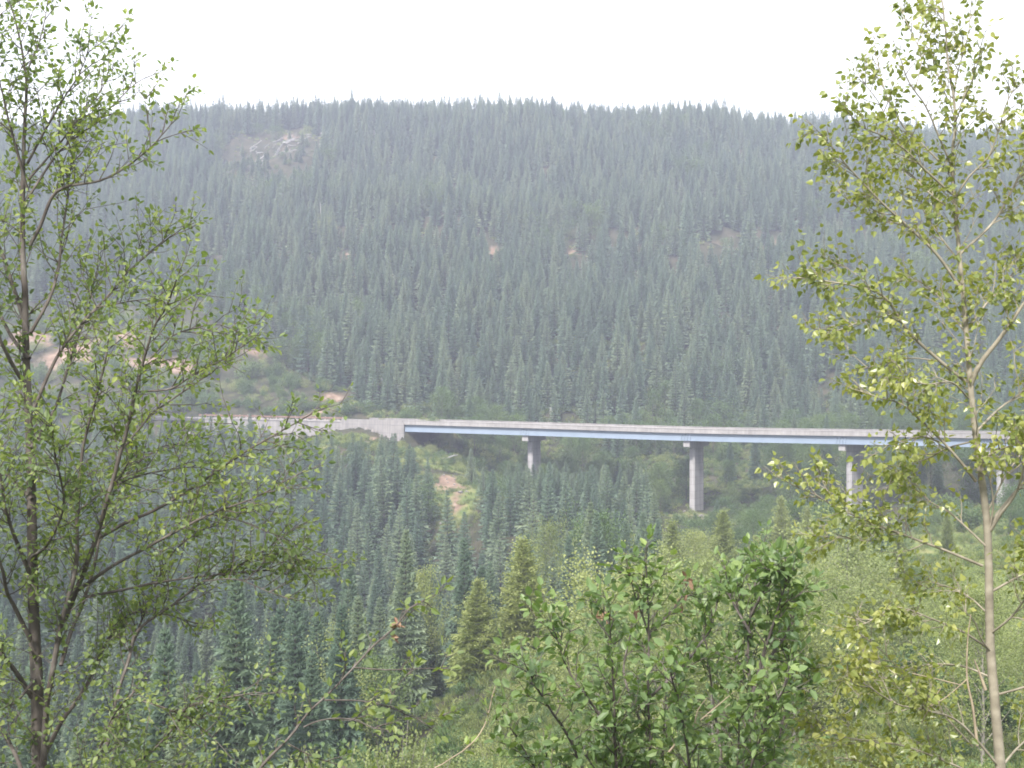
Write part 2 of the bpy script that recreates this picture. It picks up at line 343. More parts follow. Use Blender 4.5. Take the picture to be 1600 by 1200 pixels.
# ------------------------------------------------------------------ bridge
br = empty('highway_bridge', (0, 0, 0))
tag(br, 'long concrete bridge on pale blue steel girders and tall piers crossing the wooded gorge', 'bridge')
mb = MB(); sweep_add(mb, bridge, [(0.0, -PARA - 0.22), (10.0, -PARA - 0.22), (10.0, -PARA), (0.0, -PARA)]); mb.build('deck', M['concrete'], br)
mb = MB(); sweep_add(mb, bridge, [(0.50, -PARA + 0.004), (9.5, -PARA + 0.004), (9.5, -PARA + 0.06), (0.5, -PARA + 0.06)]); mb.build('road_surface', M['asphalt'], br)
for u0, sg in ((0.02, 1), (9.98, -1)):
    mb = MB(); prof = [(u0, -PARA + 0.003), (u0 + sg * 0.44, -PARA + 0.003), (u0 + sg * 0.40, -PARA + 0.15), (u0 + sg * 0.26, -0.28), (u0 + sg * 0.26, -0.10), (u0 + sg * 0.31, -0.10), (u0 + sg * 0.31, 0.0), (u0 - sg * 0.05, 0.0), (u0 - sg * 0.05, -0.10), (u0, -0.10)]
    if sg < 0: prof = prof[::-1]
    sweep_add(mb, bridge, prof); mb.build('parapet', M['concrete'], br)
GT, GD = -PARA - 0.222, 1.32                       # girder top, depth
seg = np.linalg.norm(np.diff(bridge[:, :2], axis=0), axis=1); slen = np.concatenate([[0], np.cumsum(seg)])
piers = []
for k in bk[1:-1]:
    i = int(np.argmin(np.linalg.norm(bridge[:, :2] - k[:2], axis=1))); piers.append(i)
bd, bn = sides(bridge)
gpath = bridge
for gi, u in enumerate((0.50, 3.50, 6.50, 9.50)):
    mb = MB()
    for (z0, z1, w) in ((0, -0.05, 0.36), (-0.05, -GD + 0.05, 0.03), (-GD + 0.05, -GD, 0.34)):
        sweep_add(mb, gpath, [(u - w / 2, GT + z1), (u + w / 2, GT + z1), (u + w / 2, GT + z0), (u - w / 2, GT + z0)])
    g = mb.build('girder', M['steel'], br)
    if gi == 0:
        for i in piers:
            for off in (-0.8, -0.27, 0.27, 0.8):
                c = bridge[i, :2] + bd[i] * off + bn[i] * (u - 0.095)
                ax = np.array([[bd[i, 0], bd[i, 1], 0], [bn[i, 0], bn[i, 1], 0], [0, 0, 1]])
                mb = MB(); mb.add(*box((c[0], c[1], bridge[i, 2] + GT - GD / 2), (0.10, 0.16, GD - 0.13), ax))
                mb.build('stiffener', M['steel'], g)
for i in piers:
    p = bridge[i]; d, nn = bd[i], bn[i]
    ax = np.array([[d[0], d[1], 0], [nn[0], nn[1], 0], [0, 0, 1]])
    c = p[:2] + nn * 5.0
    zc = p[2] + GT - GD - 0.12; zg = min(gz(*(c + nn * q)) for q in (-2, 0, 2)) - 1.5
    pr = empty('pier', (c[0], c[1], zg), math.atan2(d[1], d[0])); pr.parent = br
    H = zc - zg
    mb = MB()                                        # hammerhead cap, underside tapering up to its ends
    xs = [-4.3, -2.05, 2.05, 4.3]; lo = [-0.92, -1.08, -1.08, -0.92]
    vv = [];
    for x_, l_ in zip(xs, lo):
        for t_ in (-0.58, 0.58): vv += [(t_, x_, H), (t_, x_, H + l_)]
    ff = []
    for q in range(3):
        a = q * 4; b = a + 4
        ff += [[a, b, b + 2, a + 2], [a + 1, a + 3, b + 3, b + 1], [a, a + 1, b + 1, b], [a + 2, b + 2, b + 3, a + 3]]
    ff += [[0, 2, 3, 1], [12, 13, 15, 14]]
    mb.add(vv, ff)
    mb.build('cap', M['pier_concrete'], pr)
    for yb in (-4.05, -1.5, 1.5, 4.05):
        bm_ = MB(); bm_.add(*box((0, yb, H + 0.064), (0.5, 0.42, 0.116))); bm_.build('bearing', M['rust'], pr)
    mb = MB(); a, b, ch = 0.50, 2.05, 0.16            # column with chamfered corners
    ring = [(-a, -b + ch), (-a + ch, -b), (a - ch, -b), (a, -b + ch), (a, b - ch), (a - ch, b), (-a + ch, b), (-a, b - ch)]
    v = [(x_, y_, z_) for z_ in (0, H - 1.084) for x_, y_ in ring]
    mb.add(v, [[q, (q + 1) % 8, 8 + (q + 1) % 8, 8 + q] for q in range(8)])
    mb.build('column', M['pier_concrete'], pr)
for e in (0, 1):                                     # abutments
    i = 0 if e == 0 else len(bridge) - 1; sg = -1 if e == 0 else 1
    p = bridge[i]; d, nn = bd[i], bn[i]; ax = np.array([[d[0], d[1], 0], [nn[0], nn[1], 0], [0, 0, 1]])
    c = p[:2] + nn * 5.0
    ab = empty('abutment', (c[0], c[1], p[2])); ab.parent = br
    mb = MB(); ctr = d * sg * 1.15
    mb.add(*box((ctr[0], ctr[1], -4.4), (2.6, 10.1, 7.12), ax)); mb.build('breast_wall', M['wall_concrete'], ab)
    path = west[-8:] if e == 0 else east[:6]
    for q, u in enumerate((-0.06, 9.7)):
        mb = MB()
        pth = path - np.array([c[0], c[1], p[2]])
        sweep_add(mb, pth, [(u, -9.5), (u + 0.36, -9.5), (u + 0.36, -0.012), (u, -0.012)]); mb.build('wing_wall', M['wall_concrete'], ab)

# road and left retaining wall with its guardrail
roadm = MB()
for path in (west, east): sweep_add(roadm, path, [(0.7, -PARA - 0.5), (9.3, -PARA - 0.5), (9.3, -PARA), (0.7, -PARA)])
tag(roadm.build('road', M['asphalt']), kind='structure')
wpath = west[:-7]
wpath = wpath[wpath[:, 0] > -64.5]
rw = MB(); sweep_add(rw, wpath, [(0.1, -8.0), (0.5, -8.0), (0.5, -0.62), (0.1, -0.62)])
rwo = rw.build('retaining_wall', M['wall_concrete'])
cpm = MB(); sweep_add(cpm, wpath, [(-0.02, -0.618), (0.62, -0.618), (0.62, -0.42), (-0.02, -0.42)]); cpm.build('coping', M['concrete'], rwo)
tag(rwo, 'tall grey concrete retaining wall carrying the road left of the bridge abutment', 'wall')
gr = empty('guardrail', (0, 0, 0)); tag(gr, 'rusty brown guardrail on short posts along the top of the grey retaining wall', 'guardrail')
mb = MB(); sweep_add(mb, wpath, [(0.22, -0.02), (0.28, -0.02), (0.31, 0.06), (0.28, 0.14), (0.31, 0.22), (0.28, 0.30), (0.22, 0.30), (0.25, 0.22), (0.22, 0.14), (0.25, 0.06)]); mb.build('rail', M['rust'], gr)
wd, wn = sides(wpath); wl = np.concatenate([[0], np.cumsum(np.linalg.norm(np.diff(wpath[:, :2], axis=0), axis=1))])
for s_ in np.arange(1.0, wl[-1] - 0.5, 1.9):
    i = int(np.searchsorted(wl, s_)); c = wpath[i, :2] + wn[i] * 0.42
    mb = MB(); mb.add(*box((c[0], c[1], wpath[i, 2] - 0.03), (0.18, 0.16, 0.8), np.array([[wd[i, 0], wd[i, 1], 0], [wn[i, 0], wn[i, 1], 0], [0, 0, 1]]))); mb.build('post', M['post'], gr)

# ------------------------------------------------------------------ conifers
def conifer(seed, h, r, gap=0.42, thin=0.0, more=0):
    g = np.random.default_rng(seed); tw = MB(); cw = MB()
    zs = np.linspace(0, h, 9); tw_r = 0.012 + (1 - zs / h) * 0.009 * h
    lean = np.cumsum(g.normal(0, 0.012, (9, 2)), 0) * h / 9
    path = np.column_stack([lean, zs]); tw.add(*tube(path, tw_r, 6), 0, 0.5, True)
    V = []; Fc = []; T = []; n = 0
    z = h * g.uniform(0.05, 0.10)
    while z < h * 0.985:
        t = z / h
        L0 = r * (1 - t) ** 0.86 * g.uniform(0.86, 1.12) + 0.10
        if t < 0.15: L0 *= 0.75 + 1.6 * t
        nb = (int(g.integers(8, 11)) if t < 0.75 else int(g.integers(5, 8))) + more
        a0 = g.uniform(0, 6.28); cx = np.interp(z, zs, lean[:, 0]); cy = np.interp(z, zs, lean[:, 1])
        for b in range(nb):
            if g.random() < thin: continue
            an = a0 + b * 2 * np.pi / nb + g.normal(0, 0.16); L = L0 * g.uniform(0.78, 1.15)
            d = np.array([np.cos(an), np.sin(an), 0]); s = np.array([-np.sin(an), np.cos(an), 0]); up = np.array([0, 0, 1.0])
            zb = z + g.normal(0, gap * 0.10)
            droop = (0.06 - 0.30 * (1 - t)) * g.uniform(0.5, 1.2) + 0.28 * max(0, t - 0.6)
            o = np.array([cx, cy, zb]); tip = o + d * L + up * (L * droop + 0.05 * L); mid = o + d * L * 0.55 + up * (L * 0.55 * droop - 0.05 * L)
            w = 0.26 * L + 0.08; tv_ = np.clip(g.normal(0.5, 0.18), 0, 1)
            # flat spray: split into fingers with gaps, and a low vertical fin for thickness
            fr = [(0.18, 0.55), (0.42, 0.92), (0.68, 1.0)]
            for q, (t0, t1) in enumerate(fr):
                pa = o + (mid - o) * min(1, t0 / 0.55) if t0 < 0.55 else mid + (tip - mid) * (t0 - 0.55) / 0.45
                pb = mid + (tip - mid) * max(0, (t1 - 0.55) / 0.45)
                for sg in (-1, 1):
                    e = pb + s * sg * w * (1.25 - 0.35 * q) * g.uniform(0.75, 1.2) - up * (0.05 + 0.13 * L) * g.uniform(0.2, 1.5) - d * 0.05 * L
                    c2 = pa + d * 0.20 * L + s * sg * 0.03 * L
                    V += [pa, c2, e]; Fc.append([n, n + 1, n + 2]); T += [tv_] * 3; n += 3
            V += [o + d * 0.2 * L - up * 0.02, mid + up * (0.055 + 0.05 * L), tip + up * 0.05, mid - up * (0.04 + 0.05 * L)]; T += [tv_] * 4
            Fc += [[n, n + 1, n + 2], [n, n + 2, n + 3]]; n += 4
            for pc, k0, hw in ((tip, 0.20, 0.75), (mid, 0.26, 1.05)):      # hanging outer needles of the spray
                hg = gap * g.uniform(0.45, 0.85) * (0.5 + 0.5 * (1 - t)); tt_ = np.clip(tv_ + g.normal(0, 0.10), 0, 1)
                V += [pc + up * 0.05 + d * 0.02, pc + s * w * hw - up * hg * g.uniform(.6, 1.1) - d * k0 * L, pc - up * hg * 0.5 - d * 0.06 * L, pc - s * w * hw - up * hg * g.uniform(.6, 1.1) - d * k0 * L]
                Fc += [[n, n + 1, n + 2], [n, n + 2, n + 3]]; T += [tt_] * 4; n += 4
        z += gap * (0.55 + 0.75 * (1 - t)) * g.uniform(0.85, 1.15)
    # leader
    for an in (0, 1.57, 3.14, 4.71):
        d = np.array([np.cos(an), np.sin(an), 0]); top = np.array([lean[-1, 0], lean[-1, 1], h])
        V += [top - np.array([0, 0, 0.07 * h]), top - np.array([0, 0, 0.05 * h]) + d * 0.09, top + np.array([0, 0, 0.01])]; Fc.append([n, n + 1, n + 2]); T += [0.5] * 3; n += 3
    cw.add(V, Fc, 0, T)
    return tw, cw
CON = []; FAR = []
for k in range(10):
    h = rnd.uniform(9.5, 11.5); r = rnd.uniform(1.7, 2.3)
    tw, cw = conifer(100 + k, 10.0, r, rnd.uniform(0.38, 0.48), rnd.choice([0, 0, 0.05, 0.12]))
    tn, cn = conifer(150 + k, 10.0, r, rnd.uniform(0.29, 0.35), 0.05, 4)
    CON.append((tn.mesh('fir_trunk', [M['fir_bark']]), cn.mesh('fir_crown', [M['needles']])))
    j = MB(); j.v = tw.v + cw.v; j.f = tw.f + [f + tw.n for f in cw.f]; j.m = [(a, 1, s) for a, _, s in tw.m] + cw.m; j.t = tw.t + cw.t; j.n = tw.n + cw.n
    FAR.append(j.mesh('fir_far', [M['needles'], M['fir_bark']]))

def jitter_points(x0, x1, y0, y1, s):
    xs = np.arange(x0, x1, s); ys = np.arange(y0, y1, s * 0.9); a, b = np.meshgrid(xs, ys)
    a = a + (np.arange(len(ys)) % 2)[:, None] * s / 2
    return (a + R.uniform(-0.42, 0.42, a.shape) * s).ravel(), (b + R.uniform(-0.42, 0.42, a.shape) * s).ravel()
def near_bridge(x, y, lo=-4, hi=14):
    bad = np.zeros(x.shape, bool)
    for path in (bridge, west, east):
        d, nr = sides(path)
        for k in range(0, len(path), 2):
            dx = x - path[k, 0]; dy = y - path[k, 1]; u = dx * nr[k, 0] + dy * nr[k, 1]; al = np.abs(dx * d[k, 0] + dy * d[k, 1])
            bad |= (al < 3) & (u > lo) & (u < hi)
    return bad
def base_line(x): return np.where(x < -28, np.minimum(290 + (-28 - x) * 1.18, 352), 284 - np.clip((x - 60), 0, 60) * 0.6)

pts = []
# hillside forest
x, y = jitter_points(-215, 260, 250, 592, 4.1)
keep = (np.abs(x) < 0.43 * y + 22) & (y > base_line(x)) & ~near_bridge(x, y, -4, 15)
nb = np.abs(y - bench_y(x)); keep &= nb > 5
h = R.normal(10.4, 1.6, len(x)).clip(5, 14.5); h = np.where(y > 535, 0.5 * h + 5.4, h) * 1.08
for a, b in BENCH:
    inx = (x > bench_x(a) - 1.0) & (x < bench_x(b) + 1.0)
    dy = bench_y(x) - y
    keep &= ~(inx & (dy > 0) & (dy < (17 if a > 1000 else 10)) & (R.random(len(x)) < (0.93 if a > 1000 else 0.6)))
    h = np.where(inx & (dy > 0) & (dy < 26), np.minimum(h, 1.4 + np.maximum(dy - 9, 0) * 0.34), h)
clr = (((x + 86) / 18) ** 2 + ((y - 514) / 24) ** 2) < 1
keep &= ~(clr & (R.random(len(x)) < 0.93)); h = np.where((np.abs(x + 86) < 18) & (y > 462) & (y < 528), h * 0.38, h)
keep &= ~((((x + 84) / 5) ** 2 + ((y - 540) / 14) ** 2) < 1)
keep &= ~((np.abs(x + 66) < 2.5) & (y > 385) & (y < 410))
keep &= ~((x > -28) & (x < 75) & (y < 300) & (R.random(len(x)) < 0.35))
keep &= R.random(len(x)) > 0.03 + 0.08 * (np.sin(x / 23 + y / 31) > 0.55)
h = h * np.where(y < 300, 0.8, 1.0)
for i in np.where(keep)[0]: pts.append((x[i], y[i], h[i], 'hill'))
# gorge below the bridge
def right_edge(y): return np.interp(y, [50, 70, 95, 110, 135, 150, 200, 235, 250], [-14, -9, -3, 4, 12, 16, 21, 25, 27])
x, y = jitter_points(-125, 40, 52, 275, 4.6)
keep = (x > -0.43 * y - 16) & (x < right_edge(y)) & ~near_bridge(x, y, -6, 12)
keep &= ~((np.abs(x + 10 - (y - 232) * -0.1) < 3.9) & (y > 200) & (y < 256))
keep &= ~((x > -36) & (x < -14) & (y > 255))
keep &= ~((x > -8) & (x < 4) & (y > 80) & (y < 104))
h = R.normal(11.5, 1.9, len(x)).clip(6, 15)
keep &= R.random(len(x)) > 0.06
for i in np.where(keep)[0]: pts.append((x[i], y[i], h[i], 'gorge'))
# a few young firs standing in the pale growth on the right
for px, py, Y, hh in [(1175, 790, 200, 6), (1395, 905, 120, 3.2), (1252, 745, 245, 8), (1120, 770, 215, 5), (1440, 760, 225, 8), (1395, 690, 262, 9), (1465, 745, 232, 7), (1290, 700, 262, 10), (1180, 700, 262, 10), (1240, 690, 270, 10), (1140, 705, 262, 9), (1500, 740, 250, 9)]:
    xx = (px - 800) / F * Y; pts.append((xx, Y, hh, 'edge'))
P_ = np.array([(a, b, c) for a, b, c, _ in pts]); Z_ = ground(P_[:, 0], P_[:, 1])
kind_ = [q[3] for q in pts]
ppx = 800 + P_[:, 0] / P_[:, 1] * F
H_ = P_[:, 2].copy()
# firs before the bridge stop where the photo lets the girders and the wall be seen
lim = np.where(ppx < 320, 642, np.where(ppx < 420, 640, np.where(ppx < 450, 668, np.where(ppx < 620, 672, np.where(ppx < 740, 690, np.where(ppx < 1030, 716, 812))))))
lim = lim + R.uniform(0, 26, len(ppx))
for i, kd in enumerate(kind_):
    if kd == 'gorge':
        ztop = -(lim[i] - 600) / F * P_[i, 1]
        H_[i] = min(H_[i], max(2.2, ztop - Z_[i]))
ptop = 600 - (Z_ + H_) / P_[:, 1] * F
near = [i for i, kd in enumerate(kind_) if kd != 'hill' and -40 < ppx[i] < 1640 and ptop[i] < 1190]
near.sort(key=lambda i: P_[i, 1] - 1000 * (kind_[i] == 'edge'))
near = near[:300]; nearset = set(near)

def fir(i, label, group):
    tm_, cm_ = CON[rnd.randrange(len(CON))]
    s = H_[i] / 10.0; w = s ** 0.75 * rnd.uniform(0.88, 1.08)
    e = empty('fir_tree', (P_[i, 0], P_[i, 1], Z_[i] - 0.15), rnd.uniform(0, 6.28), (w, w, s))
    e.rotation_euler.x = rnd.gauss(0, 0.015); e.rotation_euler.y = rnd.gauss(0, 0.015)
    link('trunk', tm_, e); link('crown', cm_, e)
    tag(e, label, 'conifer', group)
for i in near:
    if kind_[i] == 'edge': fir(i, 'young dark fir standing alone among pale green growth right of the piers', 'lone young firs on the right')
    elif P_[i, 1] < 105: fir(i, 'tall blue green fir low in the gorge, nearest the foreground alder', 'nearest firs low in the gorge')
    elif P_[i, 1] < 150: fir(i, 'slender blue green fir crowded in the middle of the gorge forest', 'firs in the middle of the gorge')
    else: fir(i, 'slender blue green fir in the upper gorge, closer to the bridge', 'firs of the upper gorge')

# everything past those: one mass
def scatter(name, meshes, pos, rot, scl, idx, kindlabel):
    c = bpy.data.collections.new(name + '_kinds')
    for k, me in enumerate(meshes): c.objects.link(bpy.data.objects.new('%s_kind_%02d' % (name, k), me))
    me = bpy.data.meshes.new(name); me.vertices.add(len(pos)); me.vertices.foreach_set('co', np.asarray(pos, np.float32).ravel())
    a = me.attributes.new('rot', 'FLOAT_VECTOR', 'POINT'); a.data.foreach_set('vector', np.asarray(rot, np.float32).ravel())
    a = me.attributes.new('scl', 'FLOAT_VECTOR', 'POINT'); a.data.foreach_set('vector', np.asarray(scl, np.float32).ravel())
    a = me.attributes.new('idx', 'INT', 'POINT'); a.data.foreach_set('value', np.asarray(idx, np.int32))
    o = link(name, me); tag(o, kind='stuff')
    if kindlabel: o['label'] = kindlabel[0]; o['category'] = kindlabel[1]
    ng = bpy.data.node_groups.new(name, 'GeometryNodeTree')
    ng.interface.new_socket('Geometry', in_out='INPUT', socket_type='NodeSocketGeometry'); ng.interface.new_socket('Geometry', in_out='OUTPUT', socket_type='NodeSocketGeometry')
    n, l = ng.nodes, ng.links
    gi, go = n.new('NodeGroupInput'), n.new('NodeGroupOutput')
    ci = n.new('GeometryNodeCollectionInfo'); ci.inputs['Collection'].default_value = c; ci.inputs['Separate Children'].default_value = True; ci.inputs['Reset Children'].default_value = True
    ip = n.new('GeometryNodeInstanceOnPoints'); ip.inputs['Pick Instance'].default_value = True
    def na(nm, t):
        q = n.new('GeometryNodeInputNamedAttribute'); q.data_type = t; q.inputs['Name'].default_value = nm; return q.outputs['Attribute']
    l.new(gi.outputs[0], ip.inputs['Points']); l.new(ci.outputs[0], ip.inputs['Instance'])
    l.new(na('idx', 'INT'), ip.inputs['Instance Index']); l.new(na('rot', 'FLOAT_VECTOR'), ip.inputs['Rotation']); l.new(na('scl', 'FLOAT_VECTOR'), ip.inputs['Scale'])
    l.new(ip.outputs[0], go.inputs[0])
    md = o.modifiers.new('scatter', 'NODES'); md.node_group = ng
    return o

# ------------------------------------------------------------------ broadleaf growth
LEAF6 = (np.array([(0, 0, 0), (.30, -.27, .07), (.68, -.23, .05), (1, 0, -.04), (.68, .23, .05), (.30, .27, .07)]), np.array([[0, 1, 2, 3], [0, 3, 4, 5]]))
LEAFD = (np.array([(0, 0, 0), (.16, -.38, .06), (.48, -.33, .06), (1, 0, -.06), (.48, .33, .06), (.16, .38, .06)]), np.array([[0, 1, 2, 3], [0, 3, 4, 5]]))
LEAFL = (np.array([(0, 0, 0), (.35, -.20, .05), (.68, -.16, .03), (1, 0, -.10), (.68, .16, .03), (.35, .20, .05)]), np.array([[0, 1, 2, 3], [0, 3, 4, 5]]))
LEAF4 = (np.array([(0, 0, 0), (.5, -.36, .04), (1, 0, 0), (.5, .36, .04)]), np.array([[0, 1, 2, 3]]))
def add_leaves(mb, pos, dr, nrm, size, tint, tpl, mat=0):
    pos = np.asarray(pos, float); n = len(pos)
    if n == 0: return
    d = unit(dr); s = unit(np.cross(nrm, d)); u = np.cross(d, s)
    tv_, tf_ = tpl; k = len(tv_); size = np.broadcast_to(np.asarray(size, float), (n,))
    v = pos[:, None, :] + size[:, None, None] * (tv_[None, :, 0:1] * d[:, None] + tv_[None, :, 1:2] * s[:, None] + tv_[None, :, 2:3] * u[:, None])
    f = (np.arange(n)[:, None, None] * k + tf_[None]).reshape(-1, tf_.shape[1])
    mb.add(v.reshape(-1, 3), f, mat, np.repeat(np.clip(tint, 0, 1), k))

class Grower:
    """limbs drawn one by one; twigs and leaves grow along them"""
    def __init__(s, seed, Y, base, sp):
        s.g = np.random.default_rng(seed); s.Y = Y; s.base = np.asarray(base, float); s.sp = sp
        s.wood = MB(); s.br = MB(); s.lp = []; s.ld = []; s.ln = []; s.ls = []; s.lt = []
    def leaf(s, p, d, grp):
        g, sp = s.g, s.sp
        dd = unit(d + g.normal(0, 0.35, 3) + np.array([0, 0, -sp['droop']]))
        nn = unit(np.array([0, 0, 1.0]) * sp['flat'] + g.normal(0, 0.55, 3))
        s.lp.append(p + dd * sp['petiole']); s.ld.append(dd); s.ln.append(nn); s.ls.append(sp['leaf'] * g.uniform(0.6, 1.25)); s.lt.append(grp + g.normal(0, 0.16))
    def twig(s, p, d, L, r, lvl, grp):
        g, sp = s.g, s.sp
        n = max(3, int(L / 0.06)); path = [p]; dirs = [d]
        for i in range(n):
            d = unit(d + g.normal(0, 0.12, 3) + np.array([0, 0, sp['lift'] * 0.06])); p = p + d * L / n; path.append(p); dirs.append(d)
        s.br.add(*tube(np.array(path), np.linspace(r, 0.0012, len(path)), 4), 0)
        step = sp['gap']; a = g.uniform(0, 6.28); t = L * (0.12 if lvl else 0.22)
        while t < L:
            i = min(int(t / L * n), n - 1); q = path[i] + (path[i + 1] - path[i]) * (t / L * n - i)
            dv = dirs[i]; rr = unit(np.cross(dv, g.normal(0, 1, 3)))
            a += 2.4; s1 = unit(np.cross(dv, [0, 0, 1.0]) + 1e-6); s2 = np.cross(s1, dv)
            side = s1 * math.cos(a) + s2 * math.sin(a)
            for _ in range(sp.get('per', 1)): s.leaf(q, dv * 0.5 + side * 0.9 + rr * 0.2, grp)
            t += step * g.uniform(0.6, 1.4)
        s.leaf(path[-1], dirs[-1], grp)
        if lvl > 0:
            for _ in range(int(g.integers(1, 1 + sp['sub']))):
                i = int(g.integers(1, n)); s1 = unit(np.cross(dirs[i], g.normal(0, 1, 3)))
                s.twig(path[i], unit(dirs[i] * 0.75 + s1 * 0.75), L * g.uniform(0.35, 0.7), r * 0.6, lvl - 1, grp + g.normal(0, 0.07))
    def limb(s, px, r0, r1, D=None, start=0.25, dens=1.0, dy0=0.0, trunk=False, tl=1.0):
        g, sp = s.g, s.sp
        m = len(px); t = np.linspace(0, 1, m)
        c = np.array([PX(a, b, s.Y) for a, b in px]); L0 = np.linalg.norm(np.diff(c, axis=0), axis=1).sum()
        if D is None: D = g.uniform(-0.75, 0.75) * min(L0, 2.2)
        pts_ = np.array([PX(a, b, s.Y + dy0 + D * q) for (a, b), q in zip(px, t)])
        path = smooth(pts_, 0.05); n = len(path)
        path = path + (np.cumsum(g.normal(0, 0.0035, (n, 3)), 0)) * np.linspace(0, 1, n)[:, None] * 0.6
        r0 = r0 if trunk else r0 * sp.get('thin', 1.0)
        rad = np.linspace(1, 0, n) ** 0.85 * (r0 - r1) + r1
        if trunk: rad = np.interp(np.linspace(0, 1, n), np.linspace(0, 1, 5), [r0, r0 * .74, r0 * .52, r0 * .30, r1])
        (s.wood if trunk else s.br).add(*tube(path - s.base * 0, rad, 9 if trunk else 6), 0, 0.5, True)
        tg = unit(np.gradient(path, axis=0)); L = np.linalg.norm(np.diff(path, axis=0), axis=1); cum = np.concatenate([[0], np.cumsum(L)])
        q = cum[-1] * start
        while q < cum[-1]:
            i = min(int(np.searchsorted(cum, q)), n - 1); tt = q / cum[-1]
            ax = unit(np.cross(tg[i], g.normal(0, 1, 3)))
            d = unit(tg[i] * g.uniform(0.45, 1.0) + ax * g.uniform(0.6, 1.0) + np.array([0, 0, sp['lift'] * 0.35]))
            grp = sp['tone'] + g.normal(0, 0.17)
            s.twig(path[i], d, sp['twig'] * tl * g.uniform(0.45, 1.25) * (1.05 - 0.45 * tt), 0.0045, 1, grp)
            q += sp['space'] / dens * g.uniform(0.5, 1.5)
        s.twig(path[-1], tg[-1], sp['twig'] * 0.6 * tl, 0.004, 1, sp['tone'] + 0.1)
        return path
    def finish(s, root, wood_mat, leaf_mat_, tpl, crown='crown', thin_mat=None):
        b = s.base
        for mb in (s.wood, s.br): mb.v = [v - b for v in mb.v]
        if s.wood.n: s.wood.build('trunk', wood_mat, root)
        if s.br.n: s.br.build('branches', thin_mat or wood_mat, root)
        mb = MB(); add_leaves(mb, np.array(s.lp) - b, np.array(s.ld), np.array(s.ln), np.array(s.ls), np.array(s.lt), tpl)
        print(root.name, 'leaves', len(s.lp))
        return mb.build(crown, leaf_mat_, root)

# ---- big alder at the left edge, about ten metres off
def root_at(px, Y): return np.array([(px - 800) / F * Y, Y, gz((px - 800) / F * Y, Y) - 0.05])
def foot(px, Y): b = root_at(px, Y); return (px, 600 - b[2] / Y * F)
Y = 10.0; b = root_at(66, Y)
A = Grower(21, Y, b, dict(thin=0.85, leaf=0.049, gap=0.037, twig=0.52, space=0.056, sub=4, lift=0.8, droop=0.18, flat=0.9, petiole=0.012, tone=0.45))
A.limb([foot(66, Y), (62, 1330), (60, 1200), (58, 1080), (52, 930), (50, 800), (48, 650), (45, 520), (44, 420), (42, 340), (43, 230), (45, 140), (38, 80), (20, 10)], 0.064, 0.006, D=0.1, start=0.36, dens=0.9, trunk=True)
A.limb([(64, 1500), (70, 1150), (85, 1040), (100, 960), (118, 880), (120, 800), (128, 700), (143, 640), (160, 583), (167, 550)], 0.036, 0.006, D=-0.5, start=0.3)
A.limb([(100, 970), (140, 870), (160, 810), (195, 690), (215, 610), (240, 520), (263, 480), (278, 440)], 0.026, 0.005, D=-0.9)
A.limb([(118, 925), (175, 885), (233, 853), (327, 803), (400, 775), (460, 745)], 0.016, 0.004, D=-0.6, start=0.3)
A.limb([(155, 840), (200, 815), (240, 798), (300, 763), (353, 727), (400, 697), (445, 672), (484, 652)], 0.017, 0.004, D=-0.3, start=0.3)
A.limb([(130, 933), (200, 920), (245, 910), (330, 898), (420, 890), (500, 888)], 0.013, 0.003, D=0.4, start=0.3)
A.limb([(43, 523), (33, 487), (15, 425), (5, 395), (-25, 330), (-60, 260)], 0.02, 0.005, D=0.3)
A.limb([(38, 600), (17, 565), (0, 530), (-40, 460), (-80, 380)], 0.018, 0.005, D=-0.5)
A.limb([(48, 520), (78, 465), (92, 420), (97, 380), (105, 330), (112, 285), (120, 225)], 0.015, 0.004, D=0.6)
A.limb([(47, 383), (63, 353), (80, 310), (100, 293), (153, 283), (200, 258), (240, 222), (263, 196)], 0.016, 0.003, D=-0.2, dens=.8)
A.limb([(43, 310), (93, 237), (143, 197), (183, 160), (213, 132), (228, 122)], 0.011, 0.003, D=0.2, dens=.75, tl=.75)
A.limb([(43, 255), (70, 205), (100, 155), (125, 115), (138, 82)], 0.012, 0.003, D=-0.4, dens=1.0)
A.limb([(45, 105), (58, 75), (68, 42), (75, 8)], 0.008, 0.003, D=0.2, tl=.6, dens=.8)
A.limb([(44, 300), (25, 230), (10, 170), (-5, 100), (-15, 40)], 0.012, 0.003, D=-0.4)
A.limb([(45, 280), (80, 240), (120, 190), (150, 150), (165, 118)], 0.010, 0.003, D=0.5)
A.limb([(52, 640), (90, 557), (133, 500), (167, 463), (195, 428), (230, 398), (262, 372)], 0.018, 0.004, D=0.3)
A.limb([(150, 480), (200, 472), (250, 462), (265, 440)], 0.007, 0.003, D=0.1, dens=.7, tl=.6)
A.limb([(215, 612), (267, 607), (305, 583), (350, 560), (378, 542)], 0.010, 0.003, D=-0.2)
A.limb([(185, 710), (235, 650), (275, 620), (320, 590), (345, 570)], 0.011, 0.003, D=0.5)
A.limb([(235, 560), (270, 525), (310, 512), (345, 508), (370, 520)], 0.009, 0.003, D=0.3)
A.limb([(48, 700), (85, 640), (110, 560), (135, 480), (150, 420)], 0.016, 0.004, D=0.9)
A.limb([(167, 1165), (182, 1090), (200, 1033), (215, 985), (273, 943), (318, 908), (380, 880), (430, 850)], 0.017, 0.004, D=0.4)
A.limb([(182, 1090), (200, 1030), (225, 960), (260, 880), (300, 840), (350, 820)], 0.012, 0.003, D=0.9)
A.limb([(60, 1200), (95, 1130), (127, 1087), (147, 1047), (170, 1000), (205, 960), (250, 960), (300, 975)], 0.022, 0.004, D=0.8)
A.limb([(95, 1040), (110, 990), (130, 940), (148, 880), (165, 800), (200, 740), (250, 700), (300, 690)], 0.018, 0.004, D=1.1)
